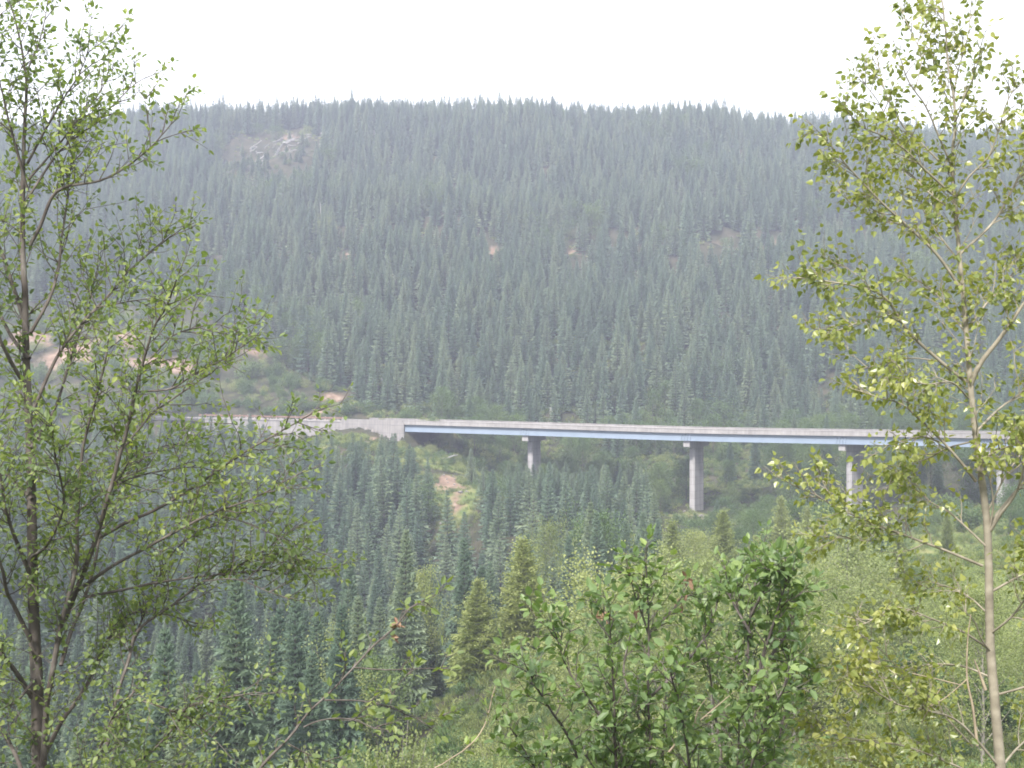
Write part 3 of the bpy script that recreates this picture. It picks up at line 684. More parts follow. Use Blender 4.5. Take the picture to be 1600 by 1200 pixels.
A.limb([(50, 1090), (25, 1050), (0, 1022), (-40, 985), (-90, 930)], 0.022, 0.005, D=-0.4)
A.limb([(55, 1280), (30, 1195), (0, 1140), (-40, 1080), (-100, 1010)], 0.024, 0.005, D=0.5)
A.limb([(48, 1000), (20, 943), (10, 923), (0, 880), (-25, 820), (-45, 740)], 0.02, 0.004, D=-0.8)
A.limb([(50, 905), (33, 863), (20, 830), (8, 790), (0, 735), (-15, 660)], 0.02, 0.004, D=-0.6)
A.limb([(50, 870), (75, 850), (100, 790), (90, 720), (80, 650)], 0.014, 0.004, D=-1.2)
A.limb([(62, 1320), (120, 1260), (200, 1200), (237, 1177), (277, 1133), (290, 1110), (330, 1098), (400, 1085)], 0.016, 0.004, D=-0.3, dens=.9)
A.limb([(183, 1093), (207, 1092), (240, 1101), (290, 1120), (330, 1150)], 0.007, 0.003, D=-0.3)
A.limb([(120, 800), (160, 770), (210, 745), (260, 735), (310, 730), (350, 745)], 0.010, 0.003, D=0.6)
A.limb([(64, 1400), (110, 1320), (150, 1260), (200, 1230), (260, 1215)], 0.016, 0.004, D=0.7)
A.limb([(64, 1420), (90, 1300), (140, 1210), (170, 1130), (200, 1090)], 0.016, 0.004, D=-1.0)
A.limb([(56, 1060), (20, 1100), (-20, 1100), (-60, 1070)], 0.014, 0.004, D=-0.9)
A.limb([(46, 560), (15, 520), (-20, 440), (-50, 330), (-60, 220)], 0.018, 0.004, D=0.8)
A.limb([(50, 780), (10, 740), (-40, 680), (-90, 560)], 0.018, 0.004, D=0.6)
A.limb([(318, 908), (370, 905), (420, 925), (450, 935)], 0.006, 0.003, D=0.1, dens=.8)
A.limb([(327, 803), (380, 815), (430, 835), (470, 850)], 0.006, 0.003, D=0.2, dens=.9)
t = empty('alder_tree', b); A.finish(t, M['alder_bark'], M['alder_leaf'], LEAF6)
tag(t, 'leafy alder with dark forked stems, tall in front of the retaining wall', 'tree')

# ---- leaning young alder shoot, bottom centre
Y = 9.0; b = root_at(300, Y)
A = Grower(22, Y, b, dict(leaf=0.066, gap=0.062, twig=0.26, space=0.11, sub=2, lift=0.7, droop=0.1, flat=0.9, petiole=0.012, tone=0.5))
A.limb([foot(300, Y), (350, 1310), (400, 1212), (450, 1157), (477, 1120), (507, 1090), (553, 1043), (580, 1013), (620, 977)], 0.022, 0.006, D=0.2, start=0.45, dens=0.85, trunk=True)
A.limb([(620, 977), (640, 950), (660, 938), (676, 930)], 0.005, 0.002, D=0.1, start=.3, tl=.6)
A.limb([(553, 1043), (600, 1046), (665, 1044), (690, 1046)], 0.005, 0.002, D=-0.2, start=.5, tl=.7, dens=.7)
A.limb([(507, 1094), (565, 1095), (610, 1105), (650, 1122), (690, 1118)], 0.006, 0.002, D=0.3, start=.3, tl=.9)
A.limb([(475, 1136), (500, 1126), (540, 1124), (580, 1140)], 0.006, 0.002, D=-0.3, start=.3)
A.limb([(450, 1162), (480, 1178), (510, 1190), (545, 1200)], 0.006, 0.002, D=0.2, start=.2)
A.limb([(530, 1070), (540, 1040), (535, 1020)], 0.004, 0.002, D=-0.1, start=.2, tl=.6)
A.limb([(610, 1100), (618, 1075), (635, 1055)], 0.004, 0.002, D=0.1, start=.2, tl=.6)
t = empty('young_alder', b); A.finish(t, M['alder_bark'], M['alder_leaf'], LEAF6)
tag(t, 'single thin alder shoot slanting up towards the middle of the firs, leaves in small tufts', 'sapling')
wb = MB(); g = np.random.default_rng(5)
for px, py, n_ in ((621, 972, 7), (612, 992, 4)):
    c = PX(px, py, Y + 0.2)
    add_leaves(wb, c - b + g.normal(0, 0.008, (n_, 3)), g.normal(0, 1, (n_, 3)) + [0.8, 0, -0.2], g.normal(0, 1, (n_, 3)), 0.07, g.uniform(0, 1, n_), LEAFL)
wb.build('withered_leaves', M['red_leaf'], t)
# ---- dry thin shoot beside it
Y = 8.5; b = root_at(640, Y)
A = Grower(23, Y, b, dict(leaf=0.065, gap=0.09, twig=0.12, space=0.22, sub=1, lift=0.7, droop=0.2, flat=0.8, petiole=0.012, tone=0.65))
A.limb([foot(640, Y), (660, 1280), (675, 1205), (692, 1189), (735, 1160), (752, 1140), (763, 1112), (768, 1085)], 0.012, 0.004, D=0.1, start=0.72, trunk=True)
t = empty('young_shoot', b); A.finish(t, M['twig'], M['bush_leaf'], LEAF6)
tag(t, 'almost bare thin tan shoot bending up beside the broad green bush', 'sapling')

# ---- broad dark green bush, bottom centre right
Y = 9.0; b = root_at(1060, Y); fo = foot(1060, Y)
A = Grower(24, Y, b, dict(leaf=0.067, gap=0.040, twig=0.38, space=0.066, sub=3, lift=0.9, droop=0.12, flat=0.85, petiole=0.016, tone=0.42))
A.limb([fo, (1030, 1350), (1013, 1120), (1013, 1000), (1012, 930), (1010, 890)], 0.026, 0.005, D=-0.2, start=0.45, trunk=True)
A.limb([fo, (1120, 1380), (1168, 1200), (1172, 1070), (1173, 980), (1178, 930), (1189, 888)], 0.03, 0.005, D=0.3, start=0.42, trunk=True, dens=1.6)
A.limb([(1175, 1090), (1193, 1023), (1205, 985), (1217, 943), (1228, 905)], 0.014, 0.004, D=-0.3, dens=1.5)
A.limb([(1173, 990), (1150, 950), (1142, 930), (1136, 908)], 0.010, 0.004, D=0.3, dens=1.5, tl=.8)
A.limb([(1174, 960), (1195, 920), (1212, 900), (1216, 888)], 0.010, 0.004, D=-0.3, dens=1.6, tl=.8)
A.limb([(1178, 1060), (1208, 1020), (1230, 985), (1243, 950)], 0.012, 0.004, D=0.4, dens=1.5)
A.limb([fo, (990, 1380), (962, 1180), (958, 1090), (952, 1010), (950, 965)], 0.02, 0.004, D=-0.6, start=.45)
A.limb([fo, (1000, 1300), (963, 1160), (927, 1100), (893, 1053), (877, 1013), (868, 985)], 0.02, 0.004, D=-0.2, start=.5)
A.limb([fo, (960, 1320), (900, 1170), (865, 1110), (840, 1070), (826, 1045)], 0.02, 0.004, D=-0.9, start=.5, dens=.9)
A.limb([fo, (950, 1400), (870, 1260), (820, 1180), (795, 1140)], 0.018, 0.004, D=-0.4, start=.5)
A.limb([(1013, 1090), (1060, 1050), (1085, 1020), (1110, 985), (1118, 960)], 0.012, 0.004, D=0.5)
A.limb([(1013, 990), (1003, 960), (990, 928), (984, 900)], 0.008, 0.003, D=-0.2, tl=.7)
A.limb([(1013, 1000), (1035, 970), (1060, 945), (1070, 925)], 0.008, 0.003, D=0.2, tl=.6, dens=.8)
A.limb([fo, (1100, 1350), (1125, 1200), (1115, 1110), (1108, 1040), (1100, 985)], 0.018, 0.004, D=0.8, start=.45, dens=1.3)
A.limb([fo, (1150, 1380), (1200, 1220), (1220, 1130), (1232, 1070), (1238, 1030)], 0.018, 0.004, D=0.5, start=.45, dens=1.3)
A.limb([fo, (1140, 1330), (1175, 1200), (1200, 1130), (1225, 1080)], 0.018, 0.004, D=-0.8, start=.5, dens=1.3)
A.limb([fo, (1080, 1320), (1075, 1190), (1060, 1100), (1050, 1050)], 0.018, 0.004, D=-0.9, start=.5, dens=1.2)
A.limb([fo, (1030, 1340), (990, 1220), (970, 1170), (945, 1130)], 0.016, 0.004, D=0.8, start=.5)
A.limb([(1012, 1150), (985, 1090), (975, 1040), (985, 1000)], 0.010, 0.003, D=0.5)
A.limb([fo, (1060, 1340), (1040, 1230), (1035, 1160), (1040, 1100)], 0.016, 0.004, D=0.3, start=.5, dens=1.2)
A.limb([fo, (1120, 1360), (1140, 1260), (1150, 1190), (1150, 1130)], 0.016, 0.004, D=-0.4, start=.5, dens=1.3)
A.limb([fo, (980, 1400), (910, 1290), (880, 1230), (860, 1180)], 0.016, 0.004, D=0.4, start=.5)
A.limb([fo, (1030, 1380), (985, 1290), (960, 1240), (930, 1200)], 0.016, 0.004, D=-0.2, start=.5)
t = empty('willow_bush', b); A.finish(t, M['alder_bark'], M['bush_leaf'], LEAF6)
tag(t, 'broad dark green leafy bush with two raised tops below the tallest pier', 'bush')
wb = MB()
for px, py, n_ in ((1075, 905, 9), (985, 897, 6), (940, 957, 5), (1068, 938, 4), (950, 962, 5), (985, 955, 3)):
    c = PX(px, py, Y + 0.1)
    add_leaves(wb, c - b + g.normal(0, 0.014, (n_, 3)), g.normal(0, 1, (n_, 3)) + [0, 0, -0.6], g.normal(0, 1, (n_, 3)), 0.07, g.uniform(0, 1, n_), LEAFL)
wb.build('withered_leaves', M['red_leaf'], t)
mb = MB()
for pp, r0 in (([(1045, 1175), (1070, 1147), (1110, 1112), (1148, 1080)], .008), ([(1100, 1120), (1120, 1115), (1140, 1100)], .004), ([(1085, 1135), (1090, 1110), (1105, 1090)], .004)):
    q = smooth([PX(a_, b_, Y - 0.5) - b for a_, b_ in pp], .05); mb.add(*tube(q, np.linspace(r0, .002, len(q)), 5), 0, .5, True)
mb.build('dead_branch', M['twig'], t)

# ---- young poplar on the right, pale bark
Y = 10.0; b = root_at(1580, Y)
A = Grower(25, Y, b, dict(thin=0.72, leaf=0.050, gap=0.030, twig=0.46, space=0.062, sub=3, lift=0.9, droop=0.75, flat=0.35, petiole=0.03, tone=0.48))
A.limb([foot(1580, Y), (1573, 1350), (1563, 1200), (1555, 1100), (1548, 1000), (1546, 900), (1543, 820), (1530, 720), (1519, 640), (1513, 580), (1508, 500), (1497, 383), (1490, 310), (1487, 255), (1490, 200), (1488, 155), (1478, 93), (1473, 33), (1466, -30)], 0.050, 0.005, D=0.0, start=0.56, dens=0.75, trunk=True)
def PL(*a, **k): A.limb(*a, **k)
PL([(1490, 152), (1497, 110), (1510, 63), (1514, 10)], .009, .003, D=.3, tl=.55, dens=.7)
PL([(1486, 258), (1467, 213), (1447, 167), (1420, 127), (1405, 85)], .011, .003, D=-.3, tl=.5, dens=.7)
PL([(1430, 140), (1440, 90), (1425, 50), (1412, 22)], .006, .003, D=.2, tl=.45, dens=.7)
PL([(1490, 200), (1505, 160), (1522, 120), (1535, 70)], .008, .003, D=-.4, tl=.5, dens=.7)
PL([(1487, 170), (1462, 110), (1452, 60), (1446, 10)], .007, .003, D=.4, tl=.45, dens=.7)
PL([(1485, 270), (1440, 225), (1410, 198), (1385, 150), (1368, 85)], .010, .003, D=.2, tl=.55, dens=.75)
PL([(1487, 303), (1447, 267), (1413, 233), (1380, 212), (1343, 197), (1320, 170)], .012, .003, D=-.5, tl=.7)
PL([(1413, 233), (1390, 200), (1375, 165), (1350, 135)], .006, .003, D=-.1, tl=.6)
PL([(1490, 330), (1450, 300), (1420, 270), (1390, 262)], .010, .003, D=.5, tl=.8)
PL([(1504, 455), (1463, 397), (1413, 350), (1383, 323), (1333, 270), (1300, 235), (1284, 215)], .017, .003, D=-.4, tl=.8, dens=1.15)
PL([(1413, 350), (1375, 345), (1340, 325), (1310, 300)], .007, .003, D=.3, tl=.75)
PL([(1500, 410), (1470, 370), (1445, 330), (1430, 290)], .010, .003, D=.6, tl=.8)
PL([(1510, 597), (1460, 557), (1417, 517), (1390, 477), (1367, 457), (1320, 446), (1250, 440)], .019, .003, D=-.3, tl=.9, dens=1.2)
PL([(1400, 490), (1350, 500), (1310, 515), (1282, 512)], .008, .003, D=-.4, tl=.75)
PL([(1367, 457), (1340, 430), (1315, 415), (1300, 420)], .006, .003, D=.2, tl=.7)
PL([(1470, 565), (1430, 560), (1390, 565), (1355, 575)], .008, .003, D=.4, tl=.8)
PL([(1508, 520), (1480, 480), (1450, 450), (1420, 435)], .010, .003, D=.7, tl=.8)
PL([(1513, 622), (1487, 597), (1450, 600), (1410, 590)], .009, .003, D=-.6, tl=.8)
PL([(1525, 752), (1500, 720), (1467, 683), (1413, 633), (1380, 622), (1352, 612)], .016, .003, D=-.2, tl=.8)
PL([(1519, 690), (1480, 700), (1450, 715), (1420, 725)], .010, .003, D=.5, tl=.8, dens=1.1)
PL([(1467, 690), (1440, 682), (1410, 690), (1385, 696)], .008, .003, D=-.5, tl=.75)
PL([(1540, 853), (1513, 827), (1483, 800), (1453, 783), (1425, 750), (1405, 738), (1392, 738)], .012, .003, D=.2, tl=.8)
PL([(1535, 884), (1477, 860), (1407, 832), (1360, 813), (1310, 790), (1275, 768), (1248, 755)], .016, .003, D=-.3, tl=.85, dens=1.05)
PL([(1407, 832), (1360, 845), (1310, 840), (1280, 838)], .007, .003, D=.2, tl=.7)
PL([(1310, 790), (1290, 765), (1278, 742)], .005, .002, D=.1, tl=.5)
PL([(1543, 1012), (1500, 985), (1450, 965), (1400, 950), (1350, 975)], .012, .003, D=-.5, tl=.9)
PL([(1545, 960), (1510, 930), (1470, 915), (1430, 925)], .010, .003, D=.4, tl=.9)
PL([(1520, 1167), (1463, 1103), (1430, 1067), (1383, 1017), (1350, 990)], .010, .003, D=-.2, tl=.85)
PL([(1563, 1200), (1500, 1130), (1450, 1110), (1400, 1100), (1350, 1070), (1310, 1050)], .014, .003, D=-.7, tl=.95)
PL([(1565, 1230), (1480, 1190), (1410, 1165), (1360, 1160), (1310, 1150), (1270, 1130)], .014, .003, D=-.4, tl=1.0)
PL([(1565, 1260), (1490, 1240), (1420, 1220), (1350, 1190), (1290, 1180)], .014, .003, D=.3, tl=1.0)
PL([(1552, 1060), (1500, 1040), (1440, 1040), (1390, 1060), (1340, 1100)], .010, .003, D=.6, tl=.9)
PL([(1550, 1020), (1535, 1000), (1525, 970), (1512, 955)], .010, .003, D=-.2, start=.9)
PL([(1516, 602), (1532, 568), (1560, 532), (1580, 505), (1610, 460), (1660, 400)], .028, .004, D=-.3, start=.35, tl=.9)
PL([(1544, 825), (1565, 795), (1600, 755), (1660, 690)], .02, .004, D=.2, start=.4)
PL([(1546, 832), (1566, 800), (1585, 775), (1598, 740), (1605, 690)], .016, .004, D=-.4, start=.5)
PL([(1546, 830), (1552, 790), (1548, 755), (1540, 735)], .011, .003, D=-.1, start=.7)
PL([(1499, 398), (1550, 350), (1580, 303), (1610, 250), (1640, 190)], .014, .004, D=.4)
PL([(1492, 310), (1515, 275), (1545, 245), (1560, 205), (1572, 165), (1586, 132)], .011, .003, D=-.2, tl=.6)
PL([(1520, 680), (1560, 640), (1600, 610), (1660, 560)], .013, .003, D=.5)
PL([(1548, 925), (1575, 910), (1620, 885), (1690, 840)], .014, .003, D=.1)
PL([(1560, 1085), (1595, 1075), (1650, 1055), (1720, 1020)], .014, .003, D=-.3)
PL([(1548, 990), (1580, 965), (1610, 930), (1660, 890)], .012, .003, D=-.5)
PL([(1508, 520), (1545, 470), (1580, 430), (1630, 380)], .013, .003, D=.6)
PL([(1530, 720), (1570, 700), (1610, 690), (1680, 660)], .012, .003, D=-.6)
PL([(1543, 800), (1570, 745), (1600, 705), (1640, 680)], .010, .003, D=.2)
PL([(1563, 1200), (1600, 1160), (1660, 1120)], .014, .003, D=.5)
t = empty('young_poplar', b); A.finish(t, M['poplar_bark'], M['poplar_leaf'], LEAFD)
tag(t, 'slender poplar with pale tan trunk and yellow green leaves rising past the bridge end', 'tree')
mb = MB()
for pp, r0 in (([(1527, 1165), (1520, 1105), (1511, 1060), (1512, 1000), (1517, 960)], .011), ([(1540, 1078), (1530, 1050), (1522, 1030)], .012), ([(1512, 1060), (1490, 1080), (1470, 1095), (1440, 1110)], .004), ([(1500, 1070), (1460, 1060), (1425, 1052)], .004), ([(1470, 1075), (1455, 1100), (1440, 1130)], .003)):
    q = smooth([PX(a_, b_, Y - 0.35) - b for a_, b_ in pp], .05); mb.add(*tube(q, np.linspace(r0, .003, len(q)), 6), 0, .5, True)
mb.build('dead_branch', M['twig'], t)

# ------------------------------------------------------------------ trees and bushes farther off
def broadleaf(seed, h, w, nl, leaf, narrow=True, low=0.12, limbs=30, cone=False):
    g = np.random.default_rng(seed); tw = MB(); cw = MB()
    zs = np.linspace(0, h, 8); ln = np.cumsum(g.normal(0, 0.02, (8, 2)), 0) * h / 8
    path = np.column_stack([ln, zs]); tw.add(*tube(path, np.linspace(0.014 * h, 0.004, 8), 6), 0, .5, True)
    P1 = []; D1 = []; N1 = []; S1 = []; T1 = []
    per = nl // (limbs + 1)
    for k in range(limbs + 1):
        t = low + (1 - low) * ((k + g.uniform(0, .8)) / limbs) ** 0.9 if k < limbs else 0.8
        t = min(t, 0.97); z = t * h
        an = k * 2.4 + g.normal(0, .3)
        prof = (1 - t) ** 0.75 * (0.55 + 0.9 * min(1, (t - low + 0.12) * 2.6)) if narrow else math.sqrt(max(0.02, 1 - ((t - 0.5) / 0.52) ** 2))
        if cone: prof = max(0.03, (1 - t) ** 0.95 * min(1.0, 0.62 + 2.4 * (t - low)) * 1.12)
        L = w / 2 * prof * g.uniform(0.75, 1.25) + 0.06 * w
        el = math.radians(g.uniform(38, 58) if narrow else g.uniform(15, 60))
        if cone: el = math.radians(g.uniform(8, 38))
        if k == limbs: an, L, el, z = 0, 0.22 * h, math.radians(90), 0.78 * h
        d = np.array([math.cos(an) * math.cos(el), math.sin(an) * math.cos(el), math.sin(el)]); L = L / max(0.35, math.cos(el)) if k < limbs else L
        o = np.array([np.interp(z, zs, ln[:, 0]), np.interp(z, zs, ln[:, 1]), z])
        q = np.array([o, o + d * L * .5 + [0, 0, .02 * L], o + d * L]); tw.add(*tube(q, [0.005 * h * (1 - t) + .008, .006, .003], 4), 0)
        nn = max(6, int(per * ((0.2 + 1.7 * prof) if cone else (0.5 + prof))))
        s_ = g.uniform(0.18, 1.05, nn) ** 0.8; sig = (0.022 * w + 0.10 * min(L, .3 * w)) if cone else 0.05 * w + 0.10 * L
        pp = o + d * (s_ * L)[:, None] + g.normal(0, 1, (nn, 3)) * sig * (1.1 - .5 * s_)[:, None]
        tone = 0.45 + g.normal(0, .14)
        P1.append(pp); D1.append(g.normal(0, .7, (nn, 3)) + d + [0, 0, -.3]); N1.append(g.normal(0, .8, (nn, 3)) + [0, 0, .7]); S1.append(leaf * g.uniform(.6, 1.3, nn)); T1.append(tone + g.normal(0, .16, nn))
    add_leaves(cw, np.vstack(P1), np.vstack(D1), np.vstack(N1), np.concatenate(S1), np.concatenate(T1), LEAF4)
    return tw, cw
def bushy(seed, h, w, nl, leaf):
    g = np.random.default_rng(seed); tw = MB(); cw = MB(); P1 = []; T1 = []; D1 = []
    ns = 15
    for k in range(ns):
        an = g.uniform(0, 6.28); rr = w / 2 * math.sqrt(g.uniform(0.02, 1)); hh = h * math.sqrt(max(.12, 1 - (rr / (w / 2)) ** 2 * .85)) * g.uniform(.7, 1.08)
        e = np.array([rr * math.cos(an), rr * math.sin(an), hh]); o = e * [.12, .12, 0]; m = e * [.6, .6, .45]
        q = smooth([o, m, e], .3); tw.add(*tube(q, np.linspace(.014 * h, .004, len(q)), 4), 0)
        nn = nl // ns; s_ = g.uniform(0.15, 1.0, nn) ** .7; i = (s_ * (len(q) - 1)).astype(int)
        sig = w * .085 * (1.2 - .4 * s_)
        pp = q[i] + g.normal(0, 1, (nn, 3)) * sig[:, None]; pp[:, 2] = np.abs(pp[:, 2])
        P1.append(pp); T1.append(0.45 + g.normal(0, .13) + g.normal(0, .15, nn)); D1.append(g.normal(0, .8, (nn, 3)) + (e - o) / h)
    n = sum(len(p) for p in P1)
    add_leaves(cw, np.vstack(P1), np.vstack(D1), g.normal(0, .8, (n, 3)) + [0, 0, .8], leaf * g.uniform(.6, 1.3, n), np.concatenate(T1), LEAF4)
    return tw, cw
def kit(fn, tint, bark, n, seed, *a, **k):
    out = []
    for i in range(n):
        tw, cw = fn(seed + i, *a, **k); out.append((tw.mesh('stem', [bark]), cw.mesh('foliage', [tint])))
    return out
COT_C = []
for k in range(3):                       # feathery pale cones: close tiers of fine twigs with loose leaves all through them
    tw, cw = conifer(420 + k, 8.0, 2.0 + .12 * k, 0.26, 0.12, 5)
    t2, c2 = broadleaf(430 + k, 8.0, 4.0, 6500, 0.11, low=.03, limbs=64, cone=True)
    j = MB(); j.v = cw.v + c2.v; j.f = cw.f + [f + cw.n for f in c2.f]; j.m = cw.m + c2.m; j.t = cw.t + c2.t; j.n = cw.n + c2.n
    COT_C.append((tw.mesh('stem', [M['pale_bark']]), j.mesh('foliage', [M['pale_leaf']])))
COT_N = kit(broadleaf, M['pale_leaf'], M['pale_bark'], 4, 300, 8.0, 4.8, 9500, 0.105)            # nearer narrow cottonwoods
COT_W = kit(broadleaf, M['pale_leaf'], M['pale_bark'], 4, 320, 6.0, 4.2, 5200, 0.125, narrow=False, low=.10, limbs=34)
DARK_W = kit(broadleaf, M['mid_leaf'], M['fir_bark'], 4, 340, 7.0, 4.6, 4200, 0.17, narrow=True, low=.06, limbs=36)
BUSH_P = kit(bushy, M['pale_leaf'], M['pale_bark'], 4, 360, 2.4, 3.2, 2600, 0.10)
BUSH_D = kit(bushy, M['mid_leaf'], M['fir_bark'], 5, 380, 3.4, 4.4, 2600, 0.20)
RED_B = kit(broadleaf, M['red_leaf'], M['fir_bark'], 1, 399, 3.0, 1.3, 900, 0.09)
# ---- the far forest: firs of ten shapes, some broadleaf crowns and a few dead snags, as one mass
def joined(tw, cw, mats):
    j = MB(); j.v = tw.v + cw.v; j.f = tw.f + [f + tw.n for f in cw.f]; j.m = [(a, 1, s) for a, _, s in tw.m] + cw.m; j.t = tw.t + cw.t; j.n = tw.n + cw.n
    return j.mesh('far_kind', mats)
for k in range(3):
    tw, cw = broadleaf(800 + k, 7.0, 5.0, 1900, 0.26, narrow=bool(k % 2), low=.06, limbs=24); FAR.append(joined(tw, cw, [M['mid_leaf'], M['fir_bark']]))
def snag(seed):
    g = np.random.default_rng(seed); mb = MB(); zs = np.linspace(0, 9, 8); q = np.column_stack([np.cumsum(g.normal(0, .05, (8, 2)), 0), zs]); mb.add(*tube(q, np.linspace(.2, .05, 8), 6), 0, .5, True)
    for z in np.arange(2, 8.6, .35):
        an = g.uniform(0, 6.28); L = g.uniform(.3, 1.1) * (1 - z / 11); o = np.array([np.interp(z, zs, q[:, 0]), np.interp(z, zs, q[:, 1]), z]); mb.add(*tube(np.array([o, o + [math.cos(an) * L * .6, math.sin(an) * L * .6, .02], o + [math.cos(an) * L, math.sin(an) * L, -.12]]), [.035, .025, .008], 4), 0)
    return mb.mesh('snag_kind', [M['dead_wood']])
FAR += [snag(820), snag(821)]
far = [i for i in range(len(pts)) if i not in nearset]
nf = len(far); s = H_[far] / 10.0; w = s ** 0.75 * R.uniform(0.92, 1.30, nf); u_ = R.random(nf)
patch = np.sin(P_[far, 0] / 17 + 1.3 * np.sin(P_[far, 1] / 29)) + np.sin(P_[far, 1] / 21 + P_[far, 0] / 40)
bl = (u_ < 0.02 + 0.16 * (patch > 1.15)); sn = (u_ > 0.993) & (P_[far, 1] > 330)
ix = np.where(bl, R.integers(10, 13, nf), np.where(sn, R.integers(13, 15, nf), R.integers(0, 10, nf)))
sz = np.where(bl, s * .8, np.where(sn, s * .7, s)); w = np.where(bl, w * .8, w)
scatter('conifer_forest', FAR, np.column_stack([P_[far, 0], P_[far, 1], Z_[far] - 0.2]), np.column_stack([R.normal(0, 0.02, nf), R.normal(0, 0.02, nf), R.uniform(0, 6.28, nf)]),
        np.column_stack([w, w, sz]), ix, ('dense blue green fir forest covering the hill behind the bridge up to the ridge', 'forest'))
def plant(name, ms, x, y, h, h0, label, cat, group=None, wide=1.0, parts=('trunk', 'crown')):
    tm_, cm_ = ms[rnd.randrange(len(ms))]; s = h / h0; w = s ** .85 * wide
    e = empty(name, (x, y, gz(x, y) - .08), rnd.uniform(0, 6.28), (w, w, s))
    link(parts[0], tm_, e); link(parts[1], cm_, e); tag(e, label, cat, group); return e
def plant_px(name, ms, px, ptop, Yd, h0, label, cat, group=None, wide=1.0, parts=('trunk', 'crown')):
    x = (px - 800) / F * Yd; h = -(ptop - 600) / F * Yd - gz(x, Yd)
    print(name, px, ptop, Yd, 'h=%.1f' % h)
    return plant(name, ms, x, Yd, min(max(h, 1.2), 14), h0, label, cat, group, wide, parts)
plant_px('cottonwood_tree', COT_C, 745, 903, 95, 8, 'pale green cone shaped cottonwood standing directly above the grassy opening', 'tree', wide=1.3)
plant_px('cottonwood_tree', COT_C, 818, 838, 97, 8, 'tallest pale cottonwood, ragged narrow crown, with a reddish dead shrub at its foot', 'tree', wide=1.15)
plant_px('cottonwood_tree', COT_N, 858, 782, 135, 8, 'thin cottonwood with a bare pale stem showing, rising among dark firs', 'tree', wide=.6)
plant_px('cottonwood_tree', COT_N, 660, 902, 112, 8, 'thin pale cottonwood between the slanting alder shoot and the firs', 'tree', wide=.6)
plant_px('cottonwood_tree', COT_N, 545, 985, 95, 8, 'short pale cottonwood low among the gorge firs', 'tree', wide=.7)
plant_px('broadleaf_tree', DARK_W, 936, 815, 140, 7, 'rounded mid green broadleaf tree standing alone among the gorge firs', 'tree', wide=.75)
plant_px('cottonwood_tree', COT_C, 985, 832, 135, 8, 'pale cottonwood with pointed top beside the dark firs, short of the tallest pier', 'tree', wide=.8)
plant_px('cottonwood_tree', COT_C, 1050, 812, 130, 8, 'yellow green cottonwood standing just below the foot of the tallest pier', 'tree', wide=1.15)
plant_px('cottonwood_tree', COT_N, 1085, 835, 128, 8, 'broader low cottonwood between the two yellow green ones below the tallest pier', 'tree', wide=1.0)
plant_px('cottonwood_tree', COT_C, 1130, 795, 132, 8, 'brightest yellow green cottonwood right of the tallest pier', 'tree', wide=1.15)
plant_px('cottonwood_tree', COT_C, 930, 925, 88, 8, 'small pale cottonwood half hidden by the crown of the green bush', 'tree', wide=.6)
plant_px('cottonwood_tree', COT_C, 975, 870, 108, 8, 'pale cottonwood rising over the first top of the green bush', 'tree', wide=.8)
plant_px('cottonwood_tree', COT_C, 1222, 775, 165, 8, 'greyish green cottonwood at the tip of the poplar branch below the pier', 'tree', wide=1.0)
plant_px('cottonwood_tree', COT_C, 1262, 790, 160, 8, 'second greyish cottonwood, partly covered by poplar leaves below the pier', 'tree', wide=1.0)
plant_px('cottonwood_tree', COT_C, 1405, 822, 118, 8, 'pale cottonwood glimpsed between the poplar branches left of its trunk', 'tree', wide=.9)
plant_px('cottonwood_tree', COT_C, 1480, 800, 140, 8, 'pale cottonwood just left of the poplar trunk, below the bridge', 'tree', wide=.9)
plant_px('cottonwood_tree', COT_C, 1182, 835, 120, 8, 'pale cottonwood right behind the higher top of the green bush', 'tree', wide=.8)
plant_px('broad_sapling', COT_W, 1325, 850, 95, 6, 'wide pale yellow green sapling crown behind the poplar branches', 'tree', wide=1.15)
plant_px('broad_sapling', COT_W, 1270, 905, 85, 6, 'low rounded pale sapling touching the green bush', 'tree', wide=1.1)
plant_px('round_bush', BUSH_P, 625, 1112, 62, 2.4, 'round grey green bush beyond the slanting alder shoot', 'bush', wide=.9, parts=('stems', 'foliage'))
plant_px('round_bush', BUSH_D, 706, 1120, 64, 3.4, 'small dark bush beside the round grey green one', 'bush', wide=.6, parts=('stems', 'foliage'))
plant_px('dead_shrub', RED_B, 815, 1020, 95, 3, 'reddish brown dead shrub at the foot of the tallest cottonwood', 'shrub')
for px, pt, Yd, ms, h0, nm, lab, wd in [(590, 1040, 86, DARK_W, 7, 'broadleaf_tree', 'dark leafy tree behind the lower half of the slanting alder shoot', .8), (520, 1075, 80, COT_W, 6, 'broad_sapling', 'pale sapling below the slanting alder shoot among firs', .9), (440, 1060, 84, COT_W, 6, 'broad_sapling', 'pale sapling where the big alder leaves thin out at the bottom', .9),
                                     (555, 1135, 66, BUSH_D, 3.4, 'round_bush', 'dark bush at the bottom edge under the slanting alder shoot', 1.0), (668, 1150, 60, BUSH_P, 2.4, 'round_bush', 'pale low bush between the dry shoot and the round grey green bush', 1.0), (500, 1150, 62, BUSH_P, 2.4, 'round_bush', 'grey green bush hugging the base of the slanting alder shoot', 1.1),
                                     (735, 1085, 88, BUSH_D, 3.4, 'round_bush', 'dark bush at the foot of the cone shaped cottonwood', .7), (790, 1085, 82, BUSH_P, 2.4, 'round_bush', 'small pale bush in the grassy opening before the dead shrub', .8), (765, 1130, 70, BUSH_P, 2.4, 'round_bush', 'small pale bush in the grassy opening, nearest the dry shoot', .8), (880, 1000, 92, BUSH_P, 2.4, 'round_bush', 'pale bush on the grass behind the outermost stem of the green bush', 1.0)]:
    plant_px(nm, ms, px, pt, Yd, h0, lab, 'bush' if 'bush' in nm else 'tree', wide=wd, parts=('stems', 'foliage') if 'bush' in nm else ('trunk', 'crown'))
